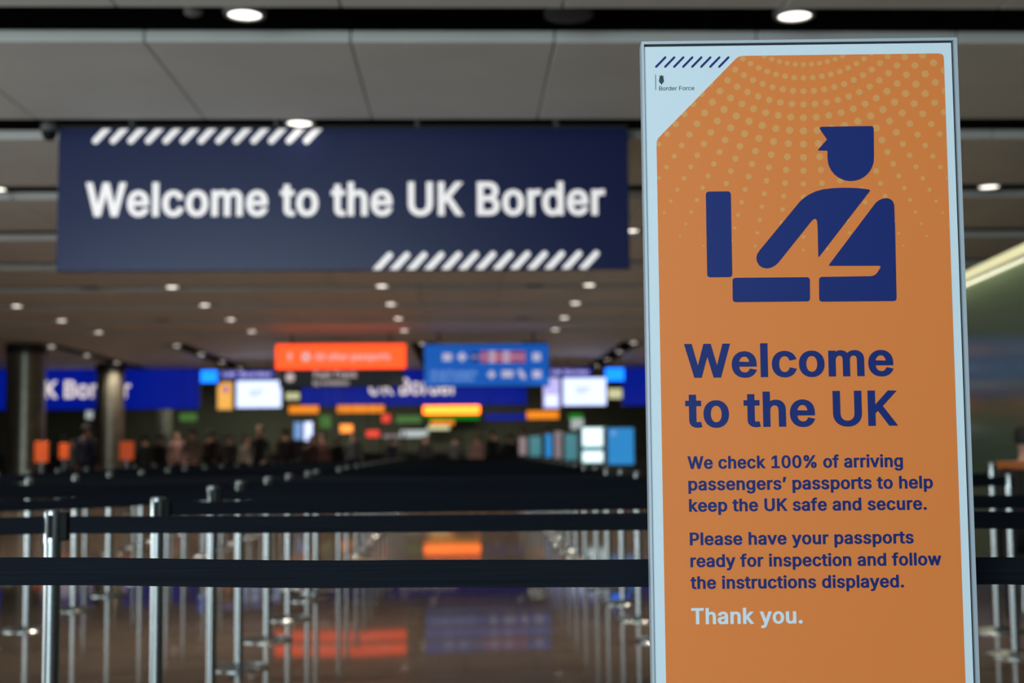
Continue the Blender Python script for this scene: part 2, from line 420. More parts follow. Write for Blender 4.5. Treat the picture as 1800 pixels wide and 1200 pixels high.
FONT = json.loads('{"b":{" ":[441,[]],"%":[1401,[[[345,523,273,530,210,553,160,590,125,636,103,689,97,745,97,794,104,849,125,902,161,948,211,985,273,1008,345,1015,417,1008,480,984,529,948,564,902,585,849,592,794,592,745,585,689,564,636,529,590,479,554,417,530],[345,665,365,671,375,686,385,712,389,748,389,791,385,826,376,852,365,868,345,873,325,868,314,852,304,825,300,790,300,748,304,713,313,686,324,671]],[[985,-18,913,-10,851,13,801,49,765,95,744,148,737,204,737,253,744,309,765,362,801,408,851,444,914,467,985,475,1057,467,1120,444,1169,407,1204,361,1225,308,1231,253,1231,204,1225,148,1204,95,1168,49,1119,13,1057,-10],[985,124,1005,130,1015,145,1025,171,1029,208,1029,249,1025,285,1016,312,1005,327,985,333,966,327,954,312,944,285,940,249,940,208,944,171,954,145,965,130]],[[169,1,921,1000,1154,999,401,0]]]],".":[441,[[[187,-9,133,0,88,25,57,61,46,105,57,150,88,187,133,212,187,220,241,212,287,187,318,150,328,105,318,62,287,25,241,0]]]],"0":[963,[[[446,-13,327,3,225,50,144,127,88,229,55,354,44,499,55,645,89,770,145,872,225,949,327,997,446,1013,564,997,666,949,746,872,802,770,836,645,847,499,836,354,803,229,746,127,666,50,565,3],[446,151,495,161,536,188,572,236,601,304,619,393,626,499,619,607,601,696,572,764,536,812,495,840,446,849,396,840,355,812,319,764,290,696,271,607,265,499,271,393,290,304,319,236,355,188,396,161]]]],"1":[963,[[[100,0,100,160,819,160,819,0]],[[592,1000,592,0,367,0,367,829,428,829,124,638,119,834,374,1000]]]],"A":[1015,[[[-39,0,361,1000,578,1000,982,0,741,0,517,579,496,638,471,709,443,797,389,944,549,944,496,796,466,707,442,636,422,580,203,0]],[[166,263,166,427,777,427,777,263]]]],"B":[969,[[[68,0,68,1000,476,1000,580,991,669,964,741,919,793,862,823,795,833,721,826,660,805,608,772,566,729,534,683,511,669,502,669,539,683,533,741,509,793,470,835,420,863,356,872,281,862,206,830,138,776,80,699,36,601,9,487,0],[295,165,479,165,543,169,588,181,614,199,639,237,648,283,643,320,630,354,608,383,577,406,538,421,485,427,295,427],[295,587,465,587,509,592,544,604,572,624,593,649,605,681,610,717,602,764,580,800,539,826,468,835,295,835]]]],"E":[895,[[[68,0,68,1000,782,1000,782,835,295,835,295,588,749,588,749,423,295,423,295,165,788,165,788,0]]]],"F":[878,[[[68,0,68,1000,776,1000,776,835,295,835,295,574,731,574,731,409,295,409,295,0]]]],"K":[990,[[[175,253,155,439,234,531,305,610,379,686,693,1000,963,991,474,509,467,510]],[[68,0,68,1000,295,1000,295,648,294,446,295,387,295,0]],[[706,0,306,510,451,651,973,2]]]],"P":[946,[[[68,0,68,1000,465,1000,579,990,678,957,755,906,811,838,843,759,854,672,843,586,811,507,756,439,678,387,579,354,465,343,165,343,165,507,455,507,517,513,560,529,589,554,609,586,622,626,627,672,622,719,610,759,589,790,560,814,517,830,454,836,295,836,295,0]]]],"T":[954,[[[12,835,12,1000,870,1000,870,835,555,835,555,0,328,0,328,835]]]],"U":[1089,[[[509,-15,387,-4,279,32,190,88,123,162,81,251,68,348,68,1000,294,1000,294,361,301,303,320,253,351,213,392,182,444,162,509,155,574,162,626,182,666,213,696,253,715,302,722,361,722,1000,949,1000,949,348,935,251,894,162,827,88,738,32,631,-4]]]],"W":[1421,[[[266,0,-33,1000,201,1000,369,399,394,305,416,209,448,73,311,73,344,209,367,305,392,399,563,1000,785,1000,956,399,981,305,1005,209,1038,73,899,73,931,209,955,305,979,399,1147,1000,1382,1000,1081,0,857,0,674,619,658,681,642,747,626,821,601,937,747,937,722,824,707,753,673,620,491,0]]]],"a":[837,[[[314,-16,236,-9,164,12,101,47,51,96,19,157,9,229,17,291,41,343,80,383,127,412,180,434,235,448,343,466,405,473,452,478,483,484,493,489,491,493,491,504,491,503,488,538,480,564,467,583,449,598,422,608,384,612,345,608,313,598,287,583,267,565,253,545,222,501,8,550,71,642,121,692,181,728,246,752,314,766,381,770,429,768,481,760,536,745,590,721,639,685,679,636,704,572,712,496,712,0,494,0,494,96,563,96,560,83,530,54,491,26,442,4,382,-11],[334,143,385,149,424,164,453,188,474,217,487,250,491,287,495,327,553,346,525,338,495,331,463,326,401,317,373,314,353,311,314,305,282,295,257,283,242,268,234,250,231,223,234,199,241,181,254,166,274,154,301,146]]]],"b":[906,[[[452,-15,378,-9,317,10,269,37,233,68,208,97,205,109,270,109,270,0,53,0,53,1000,274,1000,274,650,206,650,208,660,232,689,267,719,315,746,376,764,451,770,552,758,643,721,717,662,773,583,806,488,817,379,807,269,773,173,718,94,644,34,553,-3],[433,146,481,153,519,175,550,209,574,256,589,314,595,380,589,445,574,502,551,548,520,581,482,602,433,610,384,603,347,582,316,550,292,505,277,448,272,380,277,312,293,253,317,207,348,174,386,153]]]],"c":[850,[[[406,-15,299,-3,203,35,124,94,65,174,29,269,17,376,29,485,65,581,124,660,203,720,299,758,406,770,468,767,525,755,579,737,628,712,672,681,709,642,738,598,778,521,564,479,539,528,529,548,516,565,500,580,482,593,461,602,436,608,409,610,356,602,316,579,284,544,260,496,245,440,240,376,245,314,260,258,284,211,316,175,356,153,409,145,437,147,462,153,483,163,502,175,518,191,531,210,542,231,566,281,780,240,741,161,712,116,675,78,631,45,581,19,527,0,469,-11]]]],"d":[906,[[[383,-15,282,-3,191,34,117,94,62,173,28,269,17,379,28,488,62,583,117,662,192,721,283,758,384,770,458,764,520,746,567,719,602,689,627,660,629,650,561,650,561,1000,781,1000,781,0,565,0,565,109,630,109,627,97,602,68,566,37,518,10,457,-9],[402,146,449,153,487,174,518,207,542,253,557,311,562,380,557,448,542,505,519,550,488,582,450,603,402,610,353,602,314,581,284,548,260,502,245,445,240,380,245,314,260,256,284,209,316,175,354,153]]]],"e":[866,[[[416,-15,303,-3,203,34,123,94,64,173,28,268,17,375,28,483,63,578,121,658,199,719,295,758,402,770,472,765,540,749,604,722,663,681,712,628,749,561,772,481,780,389,780,313,97,313,97,468,726,449,566,351,553,463,539,515,516,555,487,585,451,604,403,610,355,604,316,584,284,554,260,515,244,469,239,418,239,359,245,292,262,239,289,198,323,169,365,151,418,145,452,147,481,155,505,168,525,185,541,207,573,259,787,218,738,132,695,82,640,41,574,10,499,-9]]]],"f":[571,[[[498,761,498,605,-37,605,-37,761]],[[108,0,108,830,117,891,146,945,190,987,244,1016,305,1034,367,1039,411,1038,447,1033,475,1027,539,1012,481,858,422,871,412,874,400,876,385,876,354,871,341,859,333,839,329,802,329,0]]]],"g":[908,[[[407,-279,322,-273,247,-257,182,-231,128,-196,86,-156,29,-88,214,-7,256,-50,274,-71,296,-90,323,-106,358,-117,405,-121,474,-111,524,-85,544,-61,557,-27,562,21,562,126,629,126,626,115,600,86,565,57,517,32,456,14,382,9,285,20,195,53,120,108,63,183,28,275,17,383,28,491,62,585,118,663,193,721,284,758,384,770,459,764,520,746,568,719,604,689,629,660,632,649,565,649,565,761,782,761,782,11,770,-78,731,-153,668,-210,590,-249,502,-271],[403,169,452,175,490,193,520,223,543,265,558,319,564,386,558,451,543,506,520,550,489,583,451,603,403,610,354,602,315,582,284,548,260,504,245,449,240,386,245,322,260,268,284,225,314,195,353,175]]]],"h":[878,[[[274,447,274,0,53,0,53,1000,274,1000,274,532,122,532,201,661,269,724,353,759,446,770,530,762,605,737,668,695,715,636,743,562,752,475,752,0,532,0,532,462,522,528,499,572,464,599,411,608,374,604,340,590,314,568,293,538,279,499]]]],"i":[400,[[[53,0,53,761,274,761,274,0]],[[164,818,114,826,71,849,40,882,30,923,40,964,70,998,114,1021,164,1028,215,1021,259,998,289,964,299,923,289,882,259,848,215,826]]]],"k":[821,[[[181,234,166,451,216,451,538,761,788,751,383,369,368,369]],[[53,0,53,1000,274,1000,274,0]],[[554,0,224,376,380,497,819,5]]]],"l":[402,[[[53,0,53,1000,277,1000,277,0]]]],"m":[1271,[[[53,0,53,761,270,761,271,546,140,546,186,641,222,688,266,726,317,752,373,768,432,774,524,760,600,719,652,656,700,545,542,545,588,636,625,684,672,722,728,750,791,768,859,773,932,766,1001,743,1061,705,1107,651,1136,583,1145,503,1145,0,924,0,924,496,916,552,895,585,864,604,822,611,788,607,761,595,739,576,723,552,713,522,709,485,709,0,489,0,489,507,481,551,462,583,432,604,391,611,362,607,334,595,310,576,291,550,279,515,274,468,274,0]]]],"n":[878,[[[274,447,274,0,53,0,53,761,269,761,270,532,122,532,201,661,269,724,353,759,446,770,530,762,605,737,667,695,715,636,743,562,752,475,752,0,532,0,532,462,522,528,499,572,464,599,411,608,374,604,340,590,314,568,293,538,279,499]]]],"o":[888,[[[407,-15,299,-3,203,35,124,94,65,174,29,269,17,376,29,485,65,581,124,660,203,720,299,758,407,770,517,758,614,721,693,660,752,581,788,485,799,376,788,269,752,174,693,94,614,35,517,-3],[407,145,460,153,501,175,533,211,557,258,572,314,577,376,572,439,557,496,532,544,501,579,460,602,407,610,356,602,316,579,284,544,260,496,245,440,240,376,245,314,260,258,284,211,316,175,356,153]]]],"p":[906,[[[53,-264,53,761,270,761,270,650,205,650,208,660,232,689,267,719,315,746,376,764,451,770,552,758,643,721,717,662,773,583,806,488,817,379,807,269,773,173,718,94,644,34,553,-3,452,-15,378,-9,317,10,269,37,234,68,208,97,205,109,274,109,274,-264],[433,146,481,153,519,175,550,209,574,256,589,314,595,380,589,445,574,502,551,548,520,581,482,602,433,610,384,603,347,582,316,550,292,505,277,448,272,380,277,312,293,253,317,207,348,174,386,153]]]],"r":[582,[[[53,0,53,761,270,761,270,653,198,653,216,690,272,734,341,762,416,771,452,770,469,770,529,767,529,590,461,598,447,600,408,602,369,598,336,585,310,565,291,539,278,506,274,466,274,0]]]],"s":[790,[[[358,-15,276,-9,202,8,137,38,83,80,43,134,5,226,215,261,249,193,273,166,308,149,356,143,413,150,451,169,470,194,475,221,473,241,464,259,443,275,403,288,279,316,182,346,105,394,57,458,41,536,53,602,87,660,139,707,206,742,283,763,368,770,448,764,519,746,579,716,626,676,662,628,705,544,499,508,465,564,445,590,416,608,368,615,321,609,287,591,270,568,265,542,268,520,277,502,303,485,351,470,465,445,563,414,639,367,686,304,702,227,690,159,655,99,601,50,531,14,449,-8]]]],"t":[519,[[[451,761,451,605,-37,605,-37,761]],[[77,931,298,931,298,212,301,179,306,164,312,156,337,151,344,152,358,153,436,162,478,11,410,-1,383,-5,329,-8,228,5,146,47,93,115,77,199]]]],"u":[878,[[[359,-10,276,-2,201,23,138,66,91,125,62,199,53,285,53,761,274,761,274,298,283,233,307,189,342,162,395,152,432,157,465,170,492,192,513,223,526,263,532,313,532,761,752,761,752,0,536,0,536,229,683,229,604,99,535,36,451,2]]]],"v":[837,[[[285,0,-39,761,201,761,372,326,396,262,416,198,470,39,295,39,350,198,370,262,393,326,564,761,803,761,479,0]]]],"w":[1187,[[[233,0,-23,761,209,761,311,433,330,365,351,289,372,205,406,76,262,76,295,202,316,286,337,362,357,433,457,761,660,761,759,433,779,363,799,288,819,204,852,76,707,76,742,203,763,287,784,363,804,433,906,761,1138,761,881,0,686,0,579,339,550,438,522,541,480,684,635,684,593,541,565,437,536,339,428,0]]]],"x":[816,[[[-51,1,357,470,356,308,-36,760,224,761,332,611,366,560,396,513,495,381,259,381,354,513,382,560,416,611,527,761,783,760,391,305,390,463,795,1,537,0,412,171,378,220,350,266,251,395,489,395,394,267,367,221,333,171,207,0]]]],"y":[837,[[[33,-246,84,-95,148,-103,176,-107,194,-106,207,-99,219,-87,233,-64,249,-26,266,27,-39,761,201,761,372,326,396,262,415,198,470,39,295,39,350,199,370,262,393,326,565,761,803,761,448,-89,420,-143,386,-188,344,-223,294,-249,239,-264,181,-268,148,-267,119,-264,94,-260]]]],"\\u2019":[420,[[[43,588,118,1000,362,1000,231,588]]]]},"r":{" ":[375,[]],"B":[903,[[[114,0,114,1000,474,1000,570,991,648,964,709,922,752,868,778,804,787,733,781,674,764,626,737,588,703,558,663,536,623,521,623,518,668,509,716,486,759,450,794,402,818,342,825,270,817,197,790,132,744,77,679,35,593,9,485,0],[249,119,481,119,551,124,606,138,646,162,682,211,695,270,688,318,670,360,640,397,599,426,548,444,488,450,249,450],[249,565,468,565,519,570,565,585,603,610,632,643,650,683,656,730,645,789,612,837,555,870,472,881,249,881]]]],"F":[812,[[[114,0,114,1000,729,1000,729,881,249,881,249,551,684,551,684,432,249,432,249,0]]]],"c":[784,[[[407,-16,311,-4,227,33,158,91,107,168,74,262,63,369,74,479,107,573,158,651,227,709,311,746,407,758,461,754,512,743,559,725,602,701,640,671,671,634,697,592,716,541,593,510,582,541,568,566,550,588,528,607,503,622,475,634,443,641,408,643,341,634,288,606,246,562,217,506,199,441,193,369,199,299,217,234,246,179,288,136,341,108,408,98,443,101,476,108,504,120,530,136,552,156,570,179,584,205,595,237,719,206,699,154,674,111,642,74,604,42,561,17,514,-1,462,-12]]]],"d":[841,[[[384,-16,295,-4,217,32,152,90,104,167,73,262,63,372,73,482,104,576,153,653,218,710,296,746,384,758,448,752,499,734,538,709,568,681,590,653,604,630,607,630,607,1000,735,1000,735,0,611,0,611,115,605,115,590,91,567,62,537,33,498,8,447,-10],[402,99,463,108,515,134,555,175,585,230,603,297,609,373,603,450,585,515,556,569,515,609,464,635,402,643,339,634,287,608,246,566,217,512,199,447,193,373,199,299,217,233,247,177,288,135,339,108]]]],"e":[800,[[[417,-16,315,-4,228,32,158,91,106,168,74,261,63,368,74,476,105,571,156,649,224,708,307,745,403,758,464,752,524,737,580,710,630,672,673,620,706,555,727,476,733,382,733,330,143,330,143,439,669,436,605,391,599,466,582,526,553,575,514,613,464,636,403,644,342,636,290,612,248,575,218,528,199,474,193,415,193,350,200,275,221,213,254,163,299,127,354,105,418,98,460,101,497,110,530,126,558,149,581,177,598,214,723,184,698,125,662,78,614,39,557,9,491,-10]]]],"o":[822,[[[407,-16,311,-4,227,33,158,91,107,168,74,262,63,369,74,479,107,573,158,651,227,709,311,746,407,758,505,746,589,709,658,651,710,573,742,479,753,369,742,262,710,168,658,91,589,33,505,-4],[407,98,475,108,529,136,570,179,600,234,618,299,624,369,618,441,600,506,570,562,529,606,475,634,407,643,341,634,288,606,246,562,217,506,199,441,193,369,199,299,217,234,246,179,288,136,341,108]]]],"r":[516,[[[99,0,99,748,223,748,223,634,225,634,252,683,297,723,354,750,419,758,451,758,467,757,482,756,482,628,469,630,452,633,407,635,358,630,315,614,278,589,251,555,233,514,227,466,227,0]]]]}}')
_cache = {}


def glyph(ch, face):
    k = (ch, face)
    if k not in _cache:
        adv, gs = FONT[face][ch]
        loops = [list(zip([x / 1000 for x in l[0::2]], [y / 1000 for y in l[1::2]])) for g in gs for l in g]
        _cache[k] = (adv / 1000, tri(loops) if loops else ([], []))
    return _cache[k]


def text(sheet, s, u0, u1, v, cap, face='b'):
    """Sets the line s from u0 to u1 with its baseline at v; cap is the height of a capital."""
    G = [glyph(c, face) for c in s]
    first = min(p[0] for p in G[0][1][0])
    last = max(p[0] for p in G[-1][1][0])
    tr = -0.02
    nat = sum(g[0] for g in G[:-1]) + last - first + tr * (len(s) - 1)
    k = (u1 - u0) / cap / nat
    x = -first
    for a, (vs_, fs) in G:
        if vs_:
            sheet.tris([(u0 + (x + p[0]) * cap * k, v + p[1] * cap) for p in vs_], fs)
        x += a + tr


# ------------------------------------------------------------------ object helpers
def tag(o, label=None, cat=None, group=None, kind=None):
    if label:
        o['label'] = label
    if cat:
        o['category'] = cat
    if group:
        o['group'] = group
    if kind:
        o['kind'] = kind
    return o


def thing(name, label, cat, loc=(0, 0, 0), rz=0.0, group=None):
    o = bpy.data.objects.new(name, None)
    o.empty_display_size = 0.1
    COL.objects.link(o)
    o.location = loc
    o.rotation_euler = (0, 0, rz)
    return tag(o, label, cat, group)


def copy_tree(o, parent=None):
    c = o.copy()
    COL.objects.link(c)
    c.parent = parent
    for ch in list(o.children):
        copy_tree(ch, c)
    return c


def structure(name, mb, m, smooth=False, bevel=0.0):
    return tag(mb.build(name, m, None, smooth, bevel=bevel), kind='structure')


ORD = ['first', 'second', 'third', 'fourth', 'fifth', 'sixth', 'seventh', 'eighth', 'ninth', 'tenth', 'eleventh', 'twelfth', 'thirteenth',
       'fourteenth', 'fifteenth', 'sixteenth', 'seventeenth', 'eighteenth', 'nineteenth', 'twentieth', 'twenty-first', 'twenty-second',
       'twenty-third', 'twenty-fourth']

# ------------------------------------------------------------------ the hall
CEIL = 3.862
GAP0, GAPD = 8.386, 2.8505
X_L, X_R, Y_B, Y_F = -17.0, 12.0, -5.0, 52.0
structure('floor', MB().add([(X_L, Y_B, 0), (X_R, Y_B, 0), (X_R, Y_F, 0), (X_L, Y_F, 0)], [(0, 1, 2, 3)]), M['floor'])
structure('ceiling', MB().box(((X_L + X_R) / 2, (Y_B + Y_F) / 2, 4.45), (X_R - X_L, Y_F - Y_B, 0.1)), M['void'])
structure('wall_left', MB().box((X_L - 0.1, (Y_B + Y_F) / 2, 2.25), (0.2, Y_F - Y_B, 4.5)), M['wall'])
structure('wall_far', MB().box(((X_L + X_R) / 2, Y_F + 0.1, 2.25), (X_R - X_L + 0.4, 0.2, 4.5)), M['wall'])
structure('wall_outer', MB().box((X_R + 0.1, (Y_B + Y_F) / 2, 2.25), (0.2, Y_F - Y_B, 4.5)), M['wall'])
for k in range(-4, 8):                                  # rows of metal ceiling panels with an open slot between rows
    y0, y1 = GAP0 + GAPD * k + 0.56, GAP0 + GAPD * (k + 1) - 0.15
    mb = MB()
    x = -0.74 - 1.37 * 12
    while x < X_R:
        a, b = max(x, X_L) + 0.005, min(x + 1.37, X_R) - 0.005
        mb.box(((a + b) / 2, (y0 + y1) / 2, CEIL + 0.04), (b - a, y1 - y0, 0.08))
        x += 1.37
    structure('ceiling', mb, M['ceil'], bevel=0.008)
SLOTS = [-10.6, -7.4, -4.2, -1.05, 1.85, 4.45]
Y_FLAT = GAP0 + GAPD * 8 + 0.56
edges = [X_L] + [v for s in SLOTS for v in (s - 0.33, s + 0.33)] + [X_R]
mb = MB()
for a, b in zip(edges[0::2], edges[1::2]):              # flat ceiling of the far hall, cut by lengthwise slots
    mb.box(((a + b) / 2, (Y_FLAT + 3 + Y_F) / 2, CEIL + 0.04), (b - a, Y_F - Y_FLAT - 3, 0.08))
mb.box(((X_L + X_R) / 2, Y_FLAT + 1.5, CEIL + 0.04), (X_R - X_L, 3.0, 0.08))
structure('ceiling', mb, M['ceil'])

# glass partition along the right, with a light running along its top
WA, WB, WH = 3.3, 0.0957, 2.55
wdir = Vector((WB, 1, 0)).normalized()
wang = math.atan2(wdir.y, wdir.x)
y0, y1 = 8.0, 46.0
mid = Vector((WA + WB * (y0 + y1) / 2, (y0 + y1) / 2, 0))
wl = (y1 - y0) / wdir.y
off = Vector((wdir.y, -wdir.x, 0))
structure('wall_right', MB().box((mid + off * 0.06) + Vector((0, 0, WH / 2)), (wl, 0.12, WH), wang), M['glass'])
t = thing('linear_light', 'cream strip light glowing along the top of the dark green glass partition', 'light', mid + Vector((0, 0, WH + 0.003)))
MB().box(off * 0.06 + Vector((0, 0, 0.015)), (wl, 0.12, 0.03), wang).build('housing', M['grey'], t)
MB().box(off * -0.045 + Vector((0, 0, 0.045)), (wl, 0.07, 0.045), wang).build('diffuser', M['cove'], t)
l = bpy.data.lights.new('strip_lamp', 'AREA')
l.shape, l.size, l.size_y, l.energy, l.color = 'RECTANGLE', wl, 0.05, 60, (1.0, 0.97, 0.72)
o = bpy.data.objects.new('strip_lamp', l)
COL.objects.link(o)
o.parent = t
o.location = off * -0.085 + Vector((0, 0, 0.02))
o.rotation_euler = (0, 0, wang)


# ------------------------------------------------------------------ ceiling lamps
def make_lamp(lens, power):
    t = thing('ceiling_light', '', 'light', (0, 0, 0))
    MB().lathe([(0.085, 0.015), (0.125, 0.02), (0.13, 0.05), (0.12, 0.14), (0.06, 0.2), (0.03, 0.55)]).build('housing', M['dgrey'], t, True)
    mb = MB()
    n = 24
    for r, z in ((0.104, 0.018), (0.104, -0.004), (0.13, -0.004), (0.135, 0.03)):
        for i in range(n):
            a = 2 * math.pi * i / n
            mb.v.append((r * math.cos(a), r * math.sin(a), z))
    for k in range(3):
        for i in range(n):
            j = (i + 1) % n
            mb.f.append((k * n + i, k * n + j, (k + 1) * n + j, (k + 1) * n + i))
    mb.build('trim_ring', M['grey'], t, True)
    MB().lathe([(0.06, 0.0), (0.104, 0.006), (0.104, 0.014)]).build('lens', lens, t, True)
    if power:
        l = bpy.data.lights.new('lamp_light', 'AREA')
        l.shape = 'DISK'
        l.size, l.energy, l.color = 0.2, power, (1.0, 0.86, 0.70)
        l.spread = R(84)
        o = bpy.data.objects.new('lamp_light', l)
        COL.objects.link(o)
        o.parent = t
        o.location = (0, 0, -0.012)
    return t


lampA = make_lamp(M['lens'], 32)
lampB = make_lamp(M['lens_far'], 32)
firstA, firstB = [lampA], [lampB]


def put_lamp(x, y, z, label, near, group, dark=False):
    src, first = (lampA, firstA) if near else (lampB, firstB)
    t = first.pop() if first else copy_tree(src)
    t.location = (x, y, z)
    t['label'] = label
    t['group'] = group
    if dark:                                            # light source removed to keep a hot spot off the banner; lens still glows
        for c in list(t.children):
            if c.type == 'LIGHT':
                bpy.data.objects.remove(c)
    return t


LX0, LXD = -4.8325, 3.4755
for k in range(0, 9):
    y = GAP0 + GAPD * k
    row = []
    for j in range(-3, 5):
        x = LX0 + LXD * j
        px = 816 + x * F_PX / y
        if -150 < px < 1950 and x < min(9, 20):
            row.append(x)
    for n, x in enumerate(row):
        put_lamp(x, y, CEIL, 'lit round downlight in the %s ceiling slot from the front, %s from left' % (ORD[k], ORD[n]), k < 4, 'downlights between the ceiling panels', k == 1)
for n, s in enumerate(SLOTS):
    for i in range(4):
        put_lamp(s, 35.3 + 3.3 * i, CEIL, 'small far downlight, %s along the %s lengthwise ceiling slot from the left' % (ORD[i], ORD[n]), False, 'downlights of the far ceiling')
# unlit round speakers and a sensor hanging in the slots
for x, k, lab in ((0.68, 0, 'unlit grey round loudspeaker in the nearest ceiling slot above the orange sign\'s left'),
                  (1.2, 5, 'dark round loudspeaker in a far ceiling slot below the navy banner'),
                  (1.24, 7, 'dark round loudspeaker above the mid blue hanging sign'),
                  (-6.2, 5, 'dark round loudspeaker in a far ceiling slot, left of the banner\'s lower corner'),
                  (-6.25, 7, 'dark round loudspeaker in the far ceiling left of the orange hanging sign')):
    t = thing('ceiling_speaker', lab, 'loudspeaker', (x, GAP0 + GAPD * k, CEIL), 0, 'round ceiling loudspeakers')
    MB().lathe([(0.0, -0.004), (0.14, 0.0)]).build('grille', M['speaker'], t, True)
    MB().lathe([(0.14, -0.006), (0.155, -0.002), (0.155, 0.03), (0.12, 0.06), (0.1, 0.4)]).build('housing', M['dgrey'], t, True)
p = at(340, 17, GAP0)
t = thing('smoke_detector', 'small pale ceiling sensor beside the nearest downlight on the left', 'sensor', (p.x, p.y, p.z - 0.03))
MB().lathe([(0.03, -0.01), (0.055, 0.0), (0.06, 0.05), (0.05, 0.07)]).build('dome', M['speaker'], t, True)
MB().lathe([(0.02, 0.07), (0.02, 0.5)]).build('stem', M['dgrey'], t, True)

# ------------------------------------------------------------------ the orange information sign
SX, SY, SA, SW, SZT = 0.3146, 2.3218, -0.0479, 0.55, 1.8472
EXV = Vector((math.cos(SA), math.sin(SA), 0))
SN = Vector((EXV.y, -EXV.x, 0))
SO = Vector((SX, SY, 0))


def S(px, py):                                          # photo pixel -> (u, height) on the sign's face
    d = ray(px, py)
    q = EYE + d * ((SO - EYE).dot(SN) / d.dot(SN)) - SO
    return (q.dot(EXV), q.z)


sign = thing('information_sign', 'tall orange freestanding sign with a navy officer pictogram and white border', 'sign', SO)
Z0 = Vector((0, 0, 0))


def ssheet(t0, t1):
    return Sheet(Z0, EXV, t0, t1)


ZB = 0.12
mb = Sheet(Z0, EXV, -0.034, -0.004)
mb.poly([(0.002, ZB), (SW - 0.002, ZB), (SW - 0.002, SZT - 0.002), (0.002, SZT - 0.002)])
mb.mb.build('panel_core', M['dgrey'], sign)
mb = Sheet(Z0, EXV, -0.035, 0.003)
fl, fr, ft = 0.0045, 0.0062, 0.005
mb.shape([[(0, ZB), (fl, ZB), (fl, SZT), (0, SZT)]])
mb.shape([[(SW - fr, ZB), (SW, ZB), (SW, SZT), (SW - fr, SZT)]])
mb.shape([[(fl, SZT - ft), (SW - fr, SZT - ft), (SW - fr, SZT), (fl, SZT)]])
mb.shape([[(fl, ZB), (SW - fr, ZB), (SW - fr, ZB + 0.01), (fl, ZB + 0.01)]])
o = mb.mb.build('frame', M['alu'], sign)
o['label'] = 'thin silver frame'
mb = ssheet(-0.004, 0.0)
mb.poly([(fl + 0.0008, ZB + 0.012), (SW - fr - 0.0036, ZB + 0.012), (SW - fr - 0.0036, SZT - ft - 0.0035), (fl + 0.0008, SZT - ft - 0.004)])
poster = mb.mb.build('poster', M['white'], sign)
poster['label'] = 'white poster sheet with orange panel'
# orange field with its cut-off corner
ul = S(1153, 700)[0]
ul = (S(1153, 250)[0] + S(1171.5, 1200)[0]) / 2
ur = (S(1657, 100)[0] + S(1699, 1200)[0]) / 2
vt = (S(1302, 98)[1] + S(1655, 94)[1]) / 2
vd = S(1153, 246)[1]
ud = S(1298, 98)[0]
FIELD = [(ul, 0.22), (ur, 0.22), (ur, vt), (ud, vt), (ul, vd)]
field = round_poly(FIELD, [0.006, 0.006, 0.009, 0.02, 0.02])
mb = ssheet(0.0, 0.0004)
mb.poly(field)
mb.mb.build('orange_panel', M['orange'], poster)


def clip_convex(poly, hull):
    out = poly
    for i in range(len(hull)):
        a, b = hull[i], hull[(i + 1) % len(hull)]
        side = lambda p: (b[0] - a[0]) * (p[1] - a[1]) - (b[1] - a[1]) * (p[0] - a[0])
        res = []
        for j in range(len(out)):
            p, q = out[j - 1], out[j]
            sp, sq = side(p), side(q)
            if (sp >= 0) != (sq >= 0):
                t = sp / (sp - sq)
                res.append((p[0] + (q[0] - p[0]) * t, p[1] + (q[1] - p[1]) * t))
            if sq >= 0:
                res.append(q)
        out = res
        if not out:
            break
    return out


mb = ssheet(0.0004, 0.0007)
rad = [14, 15.5, 17, 18, 19, 20, 19.5, 18.5, 17, 15.5, 14, 12.5, 11, 9.5, 8, 6.5]
for i in range(16):
    Rr = 486 + 69.8 * i
    for j in range(-17, 18):
        a = R(5.02 * j)
        cx, cy = 877 + Rr * math.sin(a), -294 + Rr * math.cos(a)
        # the pattern thins out away from the cut corner towards the foot of the field
        if cy > 1180 or cy < 120:
            continue
        px, py = 1120 + cx / 3, 50 + cy / 3
        if px < 1140 or px > 1675:
            continue
        c = S(px, py)
        r = rad[i] / 3 / 1018.0
        pts = clip_convex(circle(c, r, 14), field)
        if len(pts) > 2:
            mb.tris(pts, [tuple(range(len(pts)))])
mb.mb.build('halftone_dots', M['dot'], poster)

pic = ssheet(0.0004, 0.0011)


def pp(pts, rads=0.0, k=1018.0):
    pic.poly(round_poly([S(x, y) for x, y in pts], [r / k for r in rads] if isinstance(rads, list) else rads / k))


head = [(1438.0, 223.0), (1535.5, 221.5), (1536, 280)]
c0, rr = (1495.2, 277.5), 40.8
for i in range(1, 17):
    a = math.pi * i / 16
    head.append((c0[0] + rr * math.cos(a), c0[1] + rr * math.sin(a)))
head += [(1454.2, 265), (1436.7, 264.6), (1453.5, 245)]
pp(head, [4, 5.5] + [0] * (len(head) - 4) + [1, 1])
pp([(1240.5, 336.8), (1284.3, 336.3), (1287, 486.9), (1243, 487.4)], 6)
pp([(1287.5, 488.2), (1423.3, 487.0), (1423.6, 529.6), (1287.8, 531)], 6)
arm = [(1530.5, 333.5), (1513, 331), (1497, 330.2), (1480, 330.0), (1463, 330.8), (1447, 332.7), (1434, 336.2), (1423, 341.3), (1414, 347), (1406, 354),
       (1335.5, 439.5), (1331, 446), (1329.3, 453), (1330.5, 460), (1334.5, 466.5), (1340.5, 470.5), (1347.5, 471.8), (1355, 470.5), (1362, 466.8), (1368, 461.5),
       (1425, 390), (1428.5, 386.2), (1431.7, 384.5), (1434.8, 385.6), (1436.2, 389), (1437.0, 400), (1438.3, 453)]
pp(arm, [2.5] + [0] * (len(arm) - 2) + [1.2])
